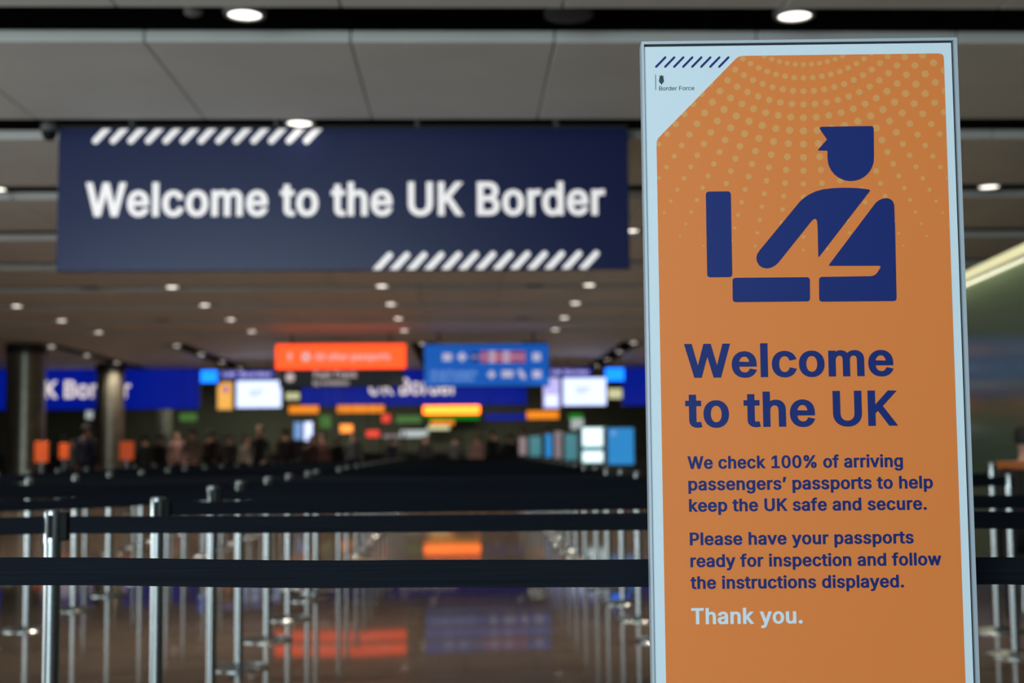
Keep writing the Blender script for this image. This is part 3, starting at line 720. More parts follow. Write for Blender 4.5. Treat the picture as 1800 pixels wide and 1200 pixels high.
body = [(1535.5, 361), (1540, 355.5), (1545.5, 351.5), (1552, 349), (1558.5, 348.3), (1564.5, 349.8), (1569, 353.5), (1571.5, 360), (1573, 400), (1575.8, 529),
        (1439.8, 530.2), (1439.5, 486.6), (1531, 485.3), (1537, 483.6), (1541.5, 479.5), (1549.5, 467), (1455.5, 467.2)]
pp(body, [0, 0, 0, 0, 0, 0, 0, 0, 0, 6, 6, 6, 1, 1, 1, 3, 2])
o = pic.mb.build('pictogram', M['navy'], poster)
o['label'] = 'navy pictogram of a peak-capped officer leaning over an open case'

LINES = [('Welcome', 1203.2, 1571, 662.2, 59.5, 'navy'), ('to the UK', 1205, 1578.5, 749.6, 62, 'navy'),
         ('We check 100% of arriving', 1208.4, 1587, 822.3, 22.4, 'navy'), ('passengers’ passports to help', 1210, 1639.8, 859.9, 22.4, 'navy'),
         ('keep the UK safe and secure.', 1211.2, 1629, 897.4, 22.4, 'navy'), ('Please have your passports', 1212.6, 1606, 956.4, 22.4, 'navy'),
         ('ready for inspection and follow', 1213.6, 1654.8, 994.8, 22.4, 'navy'), ('the instructions displayed.', 1213.8, 1589, 1033.4, 22.4, 'navy'),
         ('Thank you.', 1215.4, 1411.2, 1096, 28.3, 'white')]
for s, xa, xb, yb, cap, m in LINES:
    a, b, c = S(xa, yb), S(xb, yb), S(xa, yb - cap)
    sh = ssheet(0.0004, 0.0011)
    text(sh, s, a[0], b[0], (a[1] + b[1]) / 2, c[1] - a[1])
    sh.mb.build('lettering', M[m], poster)['label'] = 'line reading ' + s
sh = ssheet(0.0, 0.0005)
for i in range(8):
    a, b = S(1153.3 + 15.85 * i, 117.3), S(1169.3 + 15.85 * i, 100.9)
    sh.poly(stadium(a, b, 1.9 / 1018))
sh.mb.build('stripe_row', M['navy'], poster)['label'] = 'row of eight slanted navy strokes'
sh = ssheet(0.0, 0.0005)
a, b = S(1152.6, 158.5), S(1152.6, 131)
sh.poly([(a[0] - 0.0004, a[1]), (a[0] + 0.0005, a[1]), (a[0] + 0.0005, b[1]), (a[0] - 0.0004, b[1])])
a, b, c = S(1158.4, 158.6), S(1220.4, 158.6), S(1158.4, 151.6)
text(sh, 'Border Force', a[0], b[0], (a[1] + b[1]) / 2, c[1] - a[1], 'r')
sh.mb.build('lettering', M['ink'], poster)['label'] = 'small dark Border Force lettering with upright rule'
sh = ssheet(0.0, 0.0005)
# small coat of arms: crown above an oval shield
for cx, cy, rx, ry in ((1162.6, 141.6, 4.4, 5.2),):
    sh.poly([S(cx + rx * math.cos(2 * math.pi * i / 20), cy + ry * math.sin(2 * math.pi * i / 20)) for i in range(20)])
sh.poly([S(1158.6, 138.4), S(1159.8, 135.4), S(1158.2, 132.6), S(1160.6, 133.8), S(1162.0, 132.8), S(1162.3, 130.4), S(1163.2, 132.8), S(1164.8, 133.8), S(1167.2, 132.6),
         S(1165.6, 135.4), S(1166.8, 138.4)])
sh.poly([S(1160.6, 146), S(1164.8, 146), S(1163.4, 147.6), S(1162.7, 149.6), S(1161.8, 147.6)])
sh.mb.build('crest', M['ink'], poster)['label'] = 'small dark crowned crest'
mb = MB().box(EXV * (SW / 2) + SN * -0.016 + Vector((0, 0, 0.006)), (SW + 0.02, 0.36, 0.012), SA)
mb.build('base_plate', M['grey'], sign, bevel=0.003)
for u in (0.1, SW - 0.1):
    MB().box(EXV * u + SN * -0.017 + Vector((0, 0, 0.066)), (0.04, 0.03, 0.11), SA).build('bracket', M['alu'], sign)

# ------------------------------------------------------------------ the navy welcome banner
BY = 11.385
c00, c10, c01, c11 = at(101, 477, BY), at(1107, 473, BY), at(101, 226, BY), at(1104, 225.5, BY)
bx0, bx1 = (c00.x + c01.x) / 2, (c10.x + c11.x) / 2
bz0, bz1 = (c00.z + c10.z) / 2, (c01.z + c11.z) / 2
ban = thing('hanging_banner', 'wide navy hanging banner with white words and slanted white strokes', 'sign', ((bx0 + bx1) / 2, BY, bz0))
o0 = ban.location.copy()
MB().box((0, 0.03, (bz1 - bz0) / 2), (bx1 - bx0, 0.06, bz1 - bz0)).build('panel', M['banner'], ban, bevel=0.004)
EX1 = Vector((1, 0, 0))


def bu(px, py, Y, o):
    q = at(px, py, Y) - o
    return (q.x, q.z)


sh = Sheet(Z0, EX1, 0.0, 0.004)
a, b, c = bu(150.5, 380.4, BY, o0), bu(1063.5, 378, BY, o0), bu(150.5, 320.8, BY, o0)
text(sh, 'Welcome to the UK Border', a[0], b[0], (a[1] + b[1]) / 2, c[1] - a[1])
sh.mb.build('lettering', M['vinyl_glow'], ban)['label'] = 'white words Welcome to the UK Border'
sh = Sheet(Z0, EX1, 0.0, 0.004)
top, low = bz1 - bz0 - 0.004, 0.004
r = 5.4 / 209
for i in range(13):
    a = bu(168 + 30.9 * i, 247.5, BY, o0)
    b = bu(193.5 + 30.9 * i, 221, BY, o0)
    sh.tris(*(lambda p: (p, [tuple(range(len(p)))]))(clip_convex(stadium(a, b, r), [(-9, -9), (9, -9), (9, top), (-9, top)])))
o = sh.mb.build('stripe_row', M['vinyl_glow'], ban)
o['label'] = 'upper row of slanted white strokes'
sh = Sheet(Z0, EX1, 0.0, 0.004)
for i in range(13):
    a = bu(661 + 30.25 * i, 474.5 - 0.25 * i, BY, o0)
    b = bu(685 + 30.25 * i, 448.5 - 0.25 * i, BY, o0)
    sh.tris(*(lambda p: (p, [tuple(range(len(p)))]))(clip_convex(stadium(a, b, r), [(-9, low), (9, low), (9, 9), (-9, 9)])))
sh.mb.build('stripe_row', M['vinyl_glow'], ban)['label'] = 'lower row of slanted white strokes'
for px in (232, 486, 734, 979):
    x = at(px, 215, BY).x - o0.x
    MB().rod((x, 0.03, bz1 - bz0 - 0.01), (x, 0.03, 4.40 - bz0), 0.026).build('hanger_rod', M['grey'], ban, True)
mb = MB().box((0, 0.03, bz1 - bz0 + 0.012), (bx1 - bx0, 0.05, 0.03))
mb.build('top_rail', M['dgrey'], ban)
p = at(87, 232, BY)
t = thing('security_camera', 'small grey dome camera hanging at the left end of the navy banner', 'camera', (p.x, p.y, p.z))
MB().lathe([(0.01, -0.075), (0.045, -0.06), (0.062, -0.02), (0.065, 0.0)]).build('dome', M['black'], t, True)
MB().lathe([(0.07, 0.0), (0.07, 0.06), (0.03, 0.09), (0.025, 4.38 - p.z)]).build('mount', M['speaker'], t, True)
p = at(1047, 214, BY + 0.1)
t = thing('smoke_detector', 'dark round sensor in the ceiling slot above the banner\'s right end', 'sensor', (p.x, BY + 0.12 - 0.28, CEIL + 0.06))
MB().lathe([(0.05, 0.0), (0.1, 0.01), (0.11, 0.06), (0.03, 0.1), (0.03, 0.5)]).build('dome', M['dgrey'], t, True)

# ------------------------------------------------------------------ queue barriers
HEAD_T = 0.98


def make_post():
    t = thing('barrier_post', '', 'queue barrier', (0, 0, 0))
    MB().lathe([(0.16, 0.0), (0.16, 0.006), (0.155, 0.012), (0.06, 0.026), (0.03, 0.032)], 28).build('base_plate', M['steel'], t, True, sharp=35)
    MB().lathe([(0.0235, 0.03), (0.0235, 0.89)], 20).build('pole', M['steel'], t, True)
    MB().lathe([(0.0255, 0.888), (0.0255, 0.972), (0.023, 0.98)], 20).build('head', M['steel'], t, True)
    mb = MB()
    for a in (0, 90, 180, 270):
        d = Vector((math.cos(R(a)), math.sin(R(a)), 0))
        mb.box(d * 0.0245 + Vector((0, 0, 0.935)), (0.005, 0.013, 0.064), R(a))
    mb.build('belt_slot', M['black'], t)
    return t


post0 = make_post()
firstP = [post0]
POSTS = {}


def put_post(key, x, y, label, group):
    t = firstP.pop() if firstP else copy_tree(post0)
    t.location = (x, y, 0)
    t['label'] = label
    t['group'] = group
    POSTS[key] = t
    return t


BELT_TOP, BELT_H = 0.962, 0.048


def belt(pa, pb, sag=0.012, prof=None, cassette=True):
    """A belt drawn out of post pa and clipped to post pb."""
    a, b = Vector(pa.location), Vector(pb.location)
    d = (b - a)
    L = d.length
    d.normalize()
    nrm = Vector((-d.y, d.x, 0)) * 0.0013
    n = 24
    V, Fs = [], []
    for i in range(n + 1):
        s = 0.026 + (L - 0.052) * i / n
        u = 2 * i / n - 1
        z = BELT_TOP - (prof(i / n) if prof else sag * (1 - u * u))
        p = d * s
        for q in (p - nrm, p + nrm):
            V += [(q.x, q.y, z - BELT_H), (q.x, q.y, z)]
    for i in range(n):
        k = 4 * i
        for e in ((0, 1), (1, 3), (3, 2), (2, 0)):
            Fs.append((k + e[0], k + e[1], k + 4 + e[1], k + 4 + e[0]))
    Fs += [(0, 2, 3, 1), (4 * n, 4 * n + 1, 4 * n + 3, 4 * n + 2)]
    o = MB().add(V, Fs).build('belt', M['belt'], pa)
    ang = math.atan2(d.y, d.x)
    MB().box(d * (L - 0.034) + Vector((0, 0, BELT_TOP - BELT_H / 2)), (0.018, 0.012, 0.06), ang).build('belt_clip', M['black'], pa, bevel=0.002)
    if cassette:
        MB().box(d * 0.033 + Vector((0, 0, 0.934)), (0.022, 0.026, 0.08), ang).build('belt_cassette', M['black'], pa, bevel=0.004)


G_A, G_B, G_C, G_D, G_F = ('posts along the left side of the bare lane', 'posts along the right side of the bare lane', 'posts of the second row left of the lane',
                           'posts of the third row left of the lane', 'posts right of the orange sign')
rowA = [(-1.153, 3.884), (-1.081, 4.87), (-1.16, 6.346), (-1.195, 7.327), (-1.195, 8.365), (-1.2, 9.396), (-1.2, 10.548), (-1.2, 11.15), (-1.162, 12.733), (-1.18, 13.8), (-1.17, 14.9)]
rowA += [(-1.17, 16.0 + 1.1 * i) for i in range(11)]
rowB = [(1.16, 3.74), (1.15, 5.0), (1.16, 6.1), (1.15, 7.1), (1.16, 8.1), (1.155, 9.1), (1.155, 10.03), (1.155, 11.04), (1.155, 11.95), (1.155, 13.1), (1.155, 14.2), (1.155, 15.2)]
rowB += [(1.155, 16.3 + 1.1 * i) for i in range(11)]
rowC = [(-2.85, 3.70), (-2.9, 5.95), (-2.84, 7.0), (-2.84, 8.06), (-2.83, 9.0), (-2.84, 10.1), (-2.85, 11.1), (-2.83, 12.1), (-2.83, 13.15), (-2.83, 13.95)]
rowC += [(-2.83, 15.0 + 1.05 * i) for i in range(9)]
rowD = [(-4.05, 11.0), (-4.05, 12.0), (-4.0, 12.7), (-4.0, 13.6), (-3.97, 14.5)] + [(-3.98, 15.6 + 1.05 * i) for i in range(8)]
for nm, row, txt, g in (('A', rowA, 'steel queue post, %s from the front in the row left of the bare lane', G_A),
                        ('B', rowB, 'steel queue post, %s from the front in the row right of the lane', G_B),
                        ('C', rowC, 'steel queue post, %s from the front in the second row left of the lane', G_C),
                        ('D', rowD, 'small far queue post, %s from the front in the third row left of the lane', G_D)):
    for i, (x, y) in enumerate(row):
        put_post(nm + str(i), x, y, txt % ORD[i], g)
put_post('F0', 3.1, 3.75, 'steel queue barrier post outside the right edge, holding the second belt', G_F)
put_post('F1', 3.1, 5.0, 'steel queue barrier post outside the right edge, holding the third belt', G_F)
put_post('F2', 2.97, 7.35, 'shorter looking steel post right of the orange sign, nearest the picture edge', G_F)
put_post('F3', 3.25, 8.3, 'bright steel post just right of the orange sign', G_F).scale = (1, 1, 1.05)
put_post('G0', -1.25, 2.42, 'steel queue post outside the left edge, holding the nearest black belt', 'posts of the nearest belt')
put_post('G1', 2.3, 2.42, 'steel queue post outside the right edge, ending the nearest black belt', 'posts of the nearest belt')


def front_profile(t):
    pts = [(0, 0.0), (0.12, 0.003), (0.3, 0.0155), (0.45, 0.020), (0.62, 0.0235), (0.7, 0.0335), (0.77, 0.0375), (0.88, 0.026), (1, 0.0)]
    for (a, u), (b, v) in zip(pts, pts[1:]):
        if t <= b:
            k = (t - a) / (b - a)
            return u + (v - u) * (k * k * (3 - 2 * k))
    return 0


P = POSTS
belt(P['G0'], P['G1'], prof=front_profile)
belt(P['A0'], P['C0'], 0.006, cassette=False)
belt(P['A2'], P['C1'], 0.032, cassette=False)
for i in range(len(rowA)):                              # across the lane
    j = min(range(len(rowB)), key=lambda q: abs(rowB[q][1] - rowA[i][1]))
    belt(P['A%d' % i], P['B%d' % j], [0.004, 0.0, 0.016, 0.006][i] if i < 4 else 0.004 + 0.006 * ((i * 7) % 4) / 3)
for i in range(3, len(rowC)):
    j = min(range(len(rowA)), key=lambda q: abs(rowA[q][1] - rowC[i][1] - 0.3))
    belt(P['C%d' % i], P['A%d' % j], 0.012)
belt(P['C2'], P['A3'], 0.012)
for i in range(len(rowD)):
    j = min(range(len(rowC)), key=lambda q: abs(rowC[q][1] - rowD[i][1] - 0.1))
    belt(P['D%d' % i], P['C%d' % j], 0.01)
belt(P['B0'], P['F0'], 0.016)
belt(P['B1'], P['F1'], 0.012)
belt(P['B3'], P['F2'], 0.012)
belt(P['B4'], P['F3'], 0.012)

# ------------------------------------------------------------------ hanging direction signs in mid hall
def px_rect(x0, y0, x1, y1, Y):
    a, b, c, d = at(x0, y0, Y), at(x1, y0, Y), at(x0, y1, Y), at(x1, y1, Y)
    return (a.x + c.x) / 2, (b.x + d.x) / 2, (c.z + d.z) / 2, (a.z + b.z) / 2      # xa, xb, z low, z high


def board(name, label, cat, rect, Y, m, depth=0.12, group=None, hang=None, frame=None, part='face'):
    """An upright board seen at the photo's rectangle and standing at distance Y; returns it with its size."""
    xa, xb, za, zb = px_rect(*rect, Y)
    t = thing(name, label, cat, ((xa + xb) / 2, Y, za), 0, group)
    w_, h_ = xb - xa, zb - za
    MB().box((0, depth / 2 + 0.01, h_ / 2), (w_ + 0.04, depth, h_ + 0.04)).build('casing', frame or M['dgrey'], t, bevel=0.01)
    MB().box((0, 0.0, h_ / 2), (w_, 0.03, h_)).build(part, m, t)
    if hang:
        for s in (-0.38, 0.38):
            MB().rod((w_ * s, depth / 2, h_), (w_ * s, depth / 2, hang - za), 0.025 if w_ > 2.5 else 0.009).build('hanger_rod', M['dgrey'], t, True)
    return t


def words(t, Y, s, x0, x1, base, cap, m, name='lettering'):
    o = t.location
    sh = Sheet(Z0, EX1, 0.012, 0.022)
    a, b, c = bu(x0, base, Y, o), bu(x1, base, Y, o), bu(x0, base - cap, Y, o)
    text(sh, s, a[0], b[0], (a[1] + b[1]) / 2, c[1] - a[1])
    p = sh.mb.build(name, m, t)
    p['label'] = 'words ' + s
    return p


def marks(t, Y, name, m, shapes, lab=None):
    """Flat marks on a board's face, given as pixel loops."""
    o = t.location
    sh = Sheet(Z0, EX1, 0.012, 0.022)
    for l in shapes:
        sh.poly([bu(x, y, Y, o) for x, y in l])
    p = sh.mb.build(name, m, t)
    if lab:
        p['label'] = lab
    return p


def rect_px(x0, y0, x1, y1):
    return [(x0, y1), (x1, y1), (x1, y0), (x0, y0)]


SYD = 32.0
t = board('hanging_sign', 'bright orange hanging sign with white arrow and words, above the charcoal board', 'sign', (485, 605, 713, 648), SYD, M['sorange'], hang=CEIL)
words(t, SYD, 'All other passports', 553, 686, 632.5, 12.5, M['dimwhite'])
marks(t, SYD, 'arrow', M['dimwhite'], [[(507.5, 634), (511.5, 634), (511.5, 626), (515, 626), (509.5, 618.5), (504, 626), (507.5, 626)]], 'white upward arrow')
marks(t, SYD, 'symbol', M['dimwhite'], [[(538 + 8 * math.cos(a), 627 + 8 * math.sin(a)) for a in [2 * math.pi * i / 18 for i in range(18)]]], 'white round symbol')
t = board('hanging_sign', 'charcoal hanging board with white lettering below the bright orange sign', 'sign', (492, 650, 708, 679), SYD + 0.05, M['scharcoal'])
for s in (-0.4, 0.4):
    MB().rod((1.45 * s * 2, 0.06, 0.36), (1.45 * s * 2, 0.06, 0.46), 0.03).build('hanger_rod', M['dgrey'], t)
words(t, SYD + 0.05, 'Fast Track', 552, 628, 663.5, 11, M['dimwhite'])
words(t, SYD + 0.05, 'by invitation', 551, 613, 676.5, 8, M['dimwhite'])
marks(t, SYD + 0.05, 'symbol', M['dimwhite'], [[(510 + 8 * math.cos(a), 663 + 8 * math.sin(a)) for a in [2 * math.pi * i / 18 for i in range(18)]]], 'white round symbol')
t = board('hanging_sign', 'mid blue hanging sign with rows of pale symbols and small flags', 'sign', (746, 605, 964, 678), SYD, M['sblue'], hang=CEIL)
for l in (rect_px(778, 621, 794, 634), [(812, 618), (821, 627), (812, 636), (803, 627)], rect_px(936, 620, 950, 634), [(864, 650), (872, 658), (864, 666), (856, 658)],
          rect_px(882, 651, 902, 663), [(909, 651), (916, 649), (924, 660), (924, 666), (916, 665)], rect_px(936, 651, 951, 664)):
    marks(t, SYD, 'symbol', M['pale'], [l], 'pale symbol')
xs = [(829, 'sflagb'), (845, 'sred'), (859, 'sflag'), (871, 'sred'), (884, 'sflag'), (897, 'sred'), (911, 'sred')]
for x, m in xs:
    f = marks(t, SYD, 'flag', M[m], [rect_px(x, 617, x + 12, 637)])
    f['label'] = {'sflagb': 'dark blue flag', 'sred': 'red flag', 'sflag': 'pale flag'}[m]
    g = marks(t, SYD - 0.012, 'stripe', M['sflag' if m != 'sflag' else 'sred'], [rect_px(x, 625, x + 12, 629)])
    g.parent = f
words(t, SYD, 'UK and EU passports', 757, 838, 659, 8.5, M['paleblue'])
words(t, SYD, 'all other countries', 757, 832, 669, 7.5, M['paleblue'])

# ------------------------------------------------------------------ illuminated blue band across the hall's end
BAND_Y = 45.0
t = board('illuminated_banner', 'deep blue lit band with white words, behind the two left columns', 'sign', (-60, 650, 350, 719), BAND_Y, M['blue'], 0.25)
words(t, BAND_Y, 'UK Border', 51, 229, 699.5, 31, M['letter'])
t = board('illuminated_banner', 'deep blue lit band with white words, below the orange and blue hanging signs', 'sign', (530, 650, 925, 712), BAND_Y, M['blue'], 0.25, hang=CEIL)
words(t, BAND_Y, 'UK Border', 649, 803, 693.5, 29, M['letter'])
t = board('illuminated_banner', 'plain deep blue lit band right of the cyan box, partly behind the big orange sign', 'sign', (1094, 646, 1198, 712), BAND_Y, M['blue'], 0.25)

# ------------------------------------------------------------------ display clusters left and right
CY = 41.0
for side, d in (('left', dict(cyan=(353, 651, 382, 672), head=(388, 651, 482, 665), post=(381, 669, 412, 721), scr=(416, 669, 494, 716))),
                ('right', dict(cyan=(1064, 647, 1097, 669), head=(965, 647, 1040, 661), post=(955, 664, 984, 717), scr=(990, 664, 1065, 712)))):
    near = 'left of the bright orange hanging sign' if side == 'left' else 'between the blue hanging sign and the big orange sign'
    t = board('light_box', 'small glowing cyan box sign ' + near, 'sign', d['cyan'], CY, M['cyan'], 0.15, 'cyan box signs', hang=CEIL)
    t = board('header_sign', 'narrow blue sign above the screen ' + near, 'sign', d['head'], CY - 0.3, M['blue'], 0.1, 'header signs', hang=CEIL)
    x0, y0, x1, y1 = d['head']
    words(t, CY - 0.3, 'UK Border', x0 + 4, x1 - 4, y1 - 3.5, 8, M['lilac'])
    if side == 'left':
        t = board('poster_display', 'small lit amber poster with a purple figure beside the left white screen', 'poster', d['post'], CY, M['white'], 0.12, hang=CEIL)
        x0, y0, x1, y1 = d['post']
        marks(t, CY, 'amber_panel', M['poster'], [[(x0 + 2, y1 - 2), (x1 - 4, y1 - 2), (x1 - 4, y0 + 3), (x0 + 10, y0 + 3), (x0 + 2, y0 + 11)]])
        marks(t, CY - 0.012, 'purple_figure', M['purple'], [[(x0 + 16 + 5 * math.cos(a), y0 + 15 + 7 * math.sin(a)) for a in [2 * math.pi * i / 14 for i in range(14)]]])
    else:
        t = board('poster_display', 'small lit lilac panel beside the right white screen', 'poster', d['post'], CY, M['lilac'], 0.12, hang=CEIL)
        x0, y0, x1, y1 = d['post']
        marks(t, CY, 'pale_panel', M['screen'], [rect_px(x0 + 4, y0 + 30, x1 - 4, y1 - 4)])
    t = board('display_screen', 'white glowing display screen ' + near, 'screen', d['scr'], CY, M['screen'], 0.1, 'white display screens', hang=CEIL, part='screen_face')
    x0, y0, x1, y1 = d['scr']
    marks(t, CY, 'screen_text', M['screengrey'], [rect_px(x0 + 22, y0 + 16, x0 + 48, y0 + 20), rect_px(x0 + 22, y0 + 23, x0 + 42, y0 + 27)])

# ------------------------------------------------------------------ columns
for lab, px0, px1, ytop, Y in (('thick silver column, nearest the left picture edge', 10, 78, 600, 34.5), ('silver column standing between the blue lit words and the plain blue band', 168, 218, 640, 42.5),
                               ('slim far silver column behind the blue band on the left', 276, 304, 720, 49.5)):
    a, b = at(px0, 760, Y), at(px1, 760, Y)
    r = (b.x - a.x) / 2
    c = thing('round_column', lab, 'column', ((a.x + b.x) / 2, Y, 0), 0, 'silver columns on the left')
    MB().lathe([(r, 0.2), (r, CEIL - 0.25)], 40).build('shaft', M['column'], c, True)
    MB().lathe([(r + 0.03, 0.0), (r + 0.03, 0.2)], 40).build('plinth', M['dgrey'], c, True)
    MB().lathe([(r + 0.02, CEIL - 0.25), (r + 0.02, CEIL)], 40).build('collar', M['dgrey'], c, True)

# ------------------------------------------------------------------ lit signs above the desks
DY = 44.4
for lab, rect, m, nm in (('amber lit desk sign below the charcoal board, nearest the left white screen', (508, 713, 560, 726), 'amber', 'a'),
                         ('amber lit desk sign below the middle of the blue band', (593, 712, 675, 725), 'amber', 'b'),
                         ('amber lit desk sign below the blue band\'s right end', (926, 722, 982, 736), 'amber', 'd')):
    board('desk_sign', lab, 'sign', rect, DY, M[m], 0.12, 'amber desk signs', hang=CEIL)
board('desk_sign', 'bright yellow lit sign hanging at the centre of the hall\'s end', 'sign', (744, 710, 843, 727), 50.9, M['yellow'], 0.12, hang=CEIL)
board('exit_sign', 'green lit sign directly below the bright yellow sign', 'sign', (750, 729, 842, 737), 51.5, M['green'], 0.1, hang=CEIL)
board('exit_sign', 'dim green lit sign left of the bright yellow sign', 'sign', (696, 730, 741, 743), DY + 0.4, M['dimgreen'], 0.1, hang=CEIL)
board('exit_sign', 'small green sign far back left of centre', 'sign', (562, 730, 582, 752), DY + 0.2, M['dimgreen'], 0.1, hang=CEIL)
board('exit_sign', 'small green sign above the gates on the right', 'sign', (1000, 728, 1024, 737), DY + 0.4, M['green'], 0.1, hang=CEIL)
board('desk_sign', 'small amber sign under the green sign at the centre', 'sign', (756, 739, 798, 746), 51.4, M['amber'], 0.1, hang=CEIL)
board('desk_sign', 'pale yellow-green sign below the small amber sign at the centre', 'sign', (752, 748, 790, 755), 51.3, M['palegreen'], 0.1, hang=CEIL)
board('desk_sign', 'dark blue sign right of the yellow sign, under the blue band', 'sign', (853, 727, 924, 738), DY + 0.1, M['blue'], 0.1, hang=CEIL)
board('round_light', 'small red light left of the dim green sign', 'light', (671, 728, 686, 742), DY + 0.1, M['red'], 0.1, hang=CEIL)
board('round_light', 'glowing orange lamp below the middle amber desk sign', 'light', (598, 746, 620, 760), DY - 2, M['hot'], 0.1, hang=CEIL)
board('round_light', 'red-orange lit mark right of the glowing orange lamp', 'light', (644, 756, 667, 768), DY - 2, M['red'], 0.1, hang=CEIL)
board('strip_light', 'pale cream strip light above the left amber desk sign', 'light', (503, 690, 526, 702), DY + 0.2, M['palegreen'], 0.1, hang=CEIL)
board('strip_light', 'pale cream strip light right of the right white screen', 'light', (1069, 683, 1093, 700), DY + 0.2, M['palegreen'], 0.1, hang=CEIL)
board('strip_light', 'dim greenish strip light under the plain blue band on the left', 'light', (316, 726, 346, 740), DY + 0.2, M['dimgreen'], 0.1, hang=CEIL)
board('strip_light', 'small pale light between the two left columns', 'light', (151, 722, 163, 736), DY + 0.2, M['strip'], 0.1, hang=CEIL)
board('strip_light', 'wide cool white strip light far back at the centre', 'light', (704, 756, 752, 768), 50.5, M['strip'], 0.15, hang=CEIL)
board('strip_light', 'narrow grey strip light far back left of the centre strip', 'light', (664, 764, 702, 769), 50.5, M['gate_pink'], 0.15, hang=CEIL)


# ------------------------------------------------------------------ desks at the hall's end, screens and gates
def desk(x, y, label, w_=2.2):
    t = thing('border_desk', label, 'desk', (x, y, 0), 0, 'inspection desks at the hall\'s end')
    MB().box((0, 0, 0.5), (w_, 0.7, 1.0)).build('front', M['desk'], t, bevel=0.01)
    MB().box((0, 0, 1.025), (w_ + 0.1, 0.85, 0.05)).build('counter_top', M['dgrey'], t, bevel=0.01)
    for s in (-1, 1):
        MB().box((s * w_ * 0.45, 0.1, 1.4), (0.05, 0.6, 0.7)).build('side_screen', M['dgrey'], t)


places = ['at the far left', 'left of the first column gap', 'under the left blue words', 'under the plain blue band', 'below the left white screen',
          'below the left amber sign', 'below the middle amber sign', 'below the yellow sign', 'left of the gates']
for i, p_ in enumerate(places):
    desk(-14.6 + 2.7 * i + 0.05 * (i % 2), 46.6, 'dark inspection desk ' + p_)


def kiosk(name, label, rect, Y, m, screen=None, group='gates on the right'):
    xa, xb, za, zb = px_rect(*rect, Y)
    t = thing(name, label, 'gate' if name == 'passport_gate' else 'kiosk', ((xa + xb) / 2, Y, 0), 0, group)
    w_ = xb - xa
    MB().box((0, 0.45, za / 2), (w_, 0.9, za)).build('base', M['desk'], t, bevel=0.01)
    MB().box((0, 0.45, (za + zb) / 2), (w_, 0.86, zb - za)).build('casing', M['dgrey'], t, bevel=0.01)
    MB().box((0, 0.0, (za + zb) / 2), (w_ - 0.02, 0.03, zb - za - 0.02)).build('front_panel', M[m], t, bevel=0.01)
    for r_, mm in screen or []:
        a_, b_, c_, d_ = px_rect(*r_, Y)
        MB().box(((a_ + b_) / 2 - t.location.x, -0.02, (c_ + d_) / 2), (b_ - a_, 0.03, d_ - c_)).build('screen', M[mm], t, bevel=0.02)
    return t


kiosk('passport_gate', 'blue fronted passport gate, nearest the big orange sign', (1068, 751, 1115, 817), 25.0, 'gate_blue', [((1074, 757, 1082, 765), 'paleblue')])
kiosk('passport_gate', 'teal passport gate with two bright white screens beside the blue gate', (1021, 750, 1067, 815), 27.0, 'gate_teal', [((1024, 752, 1066, 784), 'gate_white'), ((1024, 793, 1064, 812), 'gate_white')])
kiosk('passport_gate', 'plain teal passport gate left of the bright screens', (992, 762, 1020, 809), 29.0, 'gate_teal')
kiosk('passport_gate', 'greyish pink fronted gate left of the plain teal gate', (974, 758, 990, 806), 31.0, 'gate_pink')
kiosk('passport_gate', 'narrow blue gate left of the greyish gate', (958, 762, 972, 804), 33.0, 'gate_blue')
kiosk('passport_gate', 'pale teal gate at the far end of the gate row', (930, 766, 952, 802), 36.0, 'gate_teal')
kiosk('passport_gate', 'dim grey-green gate farthest away in the gate row', (912, 768, 926, 800), 39.0, 'gate_pink')
kiosk('information_kiosk', 'kiosk with pale blue and white screens left of centre', (515, 738, 552, 786), 42.0, 'desk', [((517, 742, 531, 772), 'paleblue'), ((535, 742, 549, 774), 'screen')], None)
kiosk('information_kiosk', 'pale lit kiosk behind the gates on the right', (1003, 735, 1026, 755), 38.0, 'strip', None, None)

# orange boards on stands
for lab, rect, Y in (('orange board on a stand in front of the nearest column', (61, 776, 85, 812), 26.0), ('small orange board on a stand between the two left columns', (104, 779, 121, 806), 29.0),
                     ('orange board on a stand right of the second column', (211, 776, 235, 808), 28.0)):
    xa, xb, za, zb = px_rect(*rect, Y)
    t = thing('stand_sign', lab, 'sign', ((xa + xb) / 2, Y, 0), 0, 'orange stand signs')
    MB().lathe([(0.17, 0.0), (0.17, 0.02), (0.03, 0.04)]).build('base', M['dgrey'], t, True)
    MB().lathe([(0.02, 0.04), (0.02, za + 0.02)]).build('pole', M['steel'], t, True)
    MB().box((0, 0, (za + zb) / 2), (xb - xa, 0.03, zb - za)).build('board', M['stand'], t, bevel=0.01)


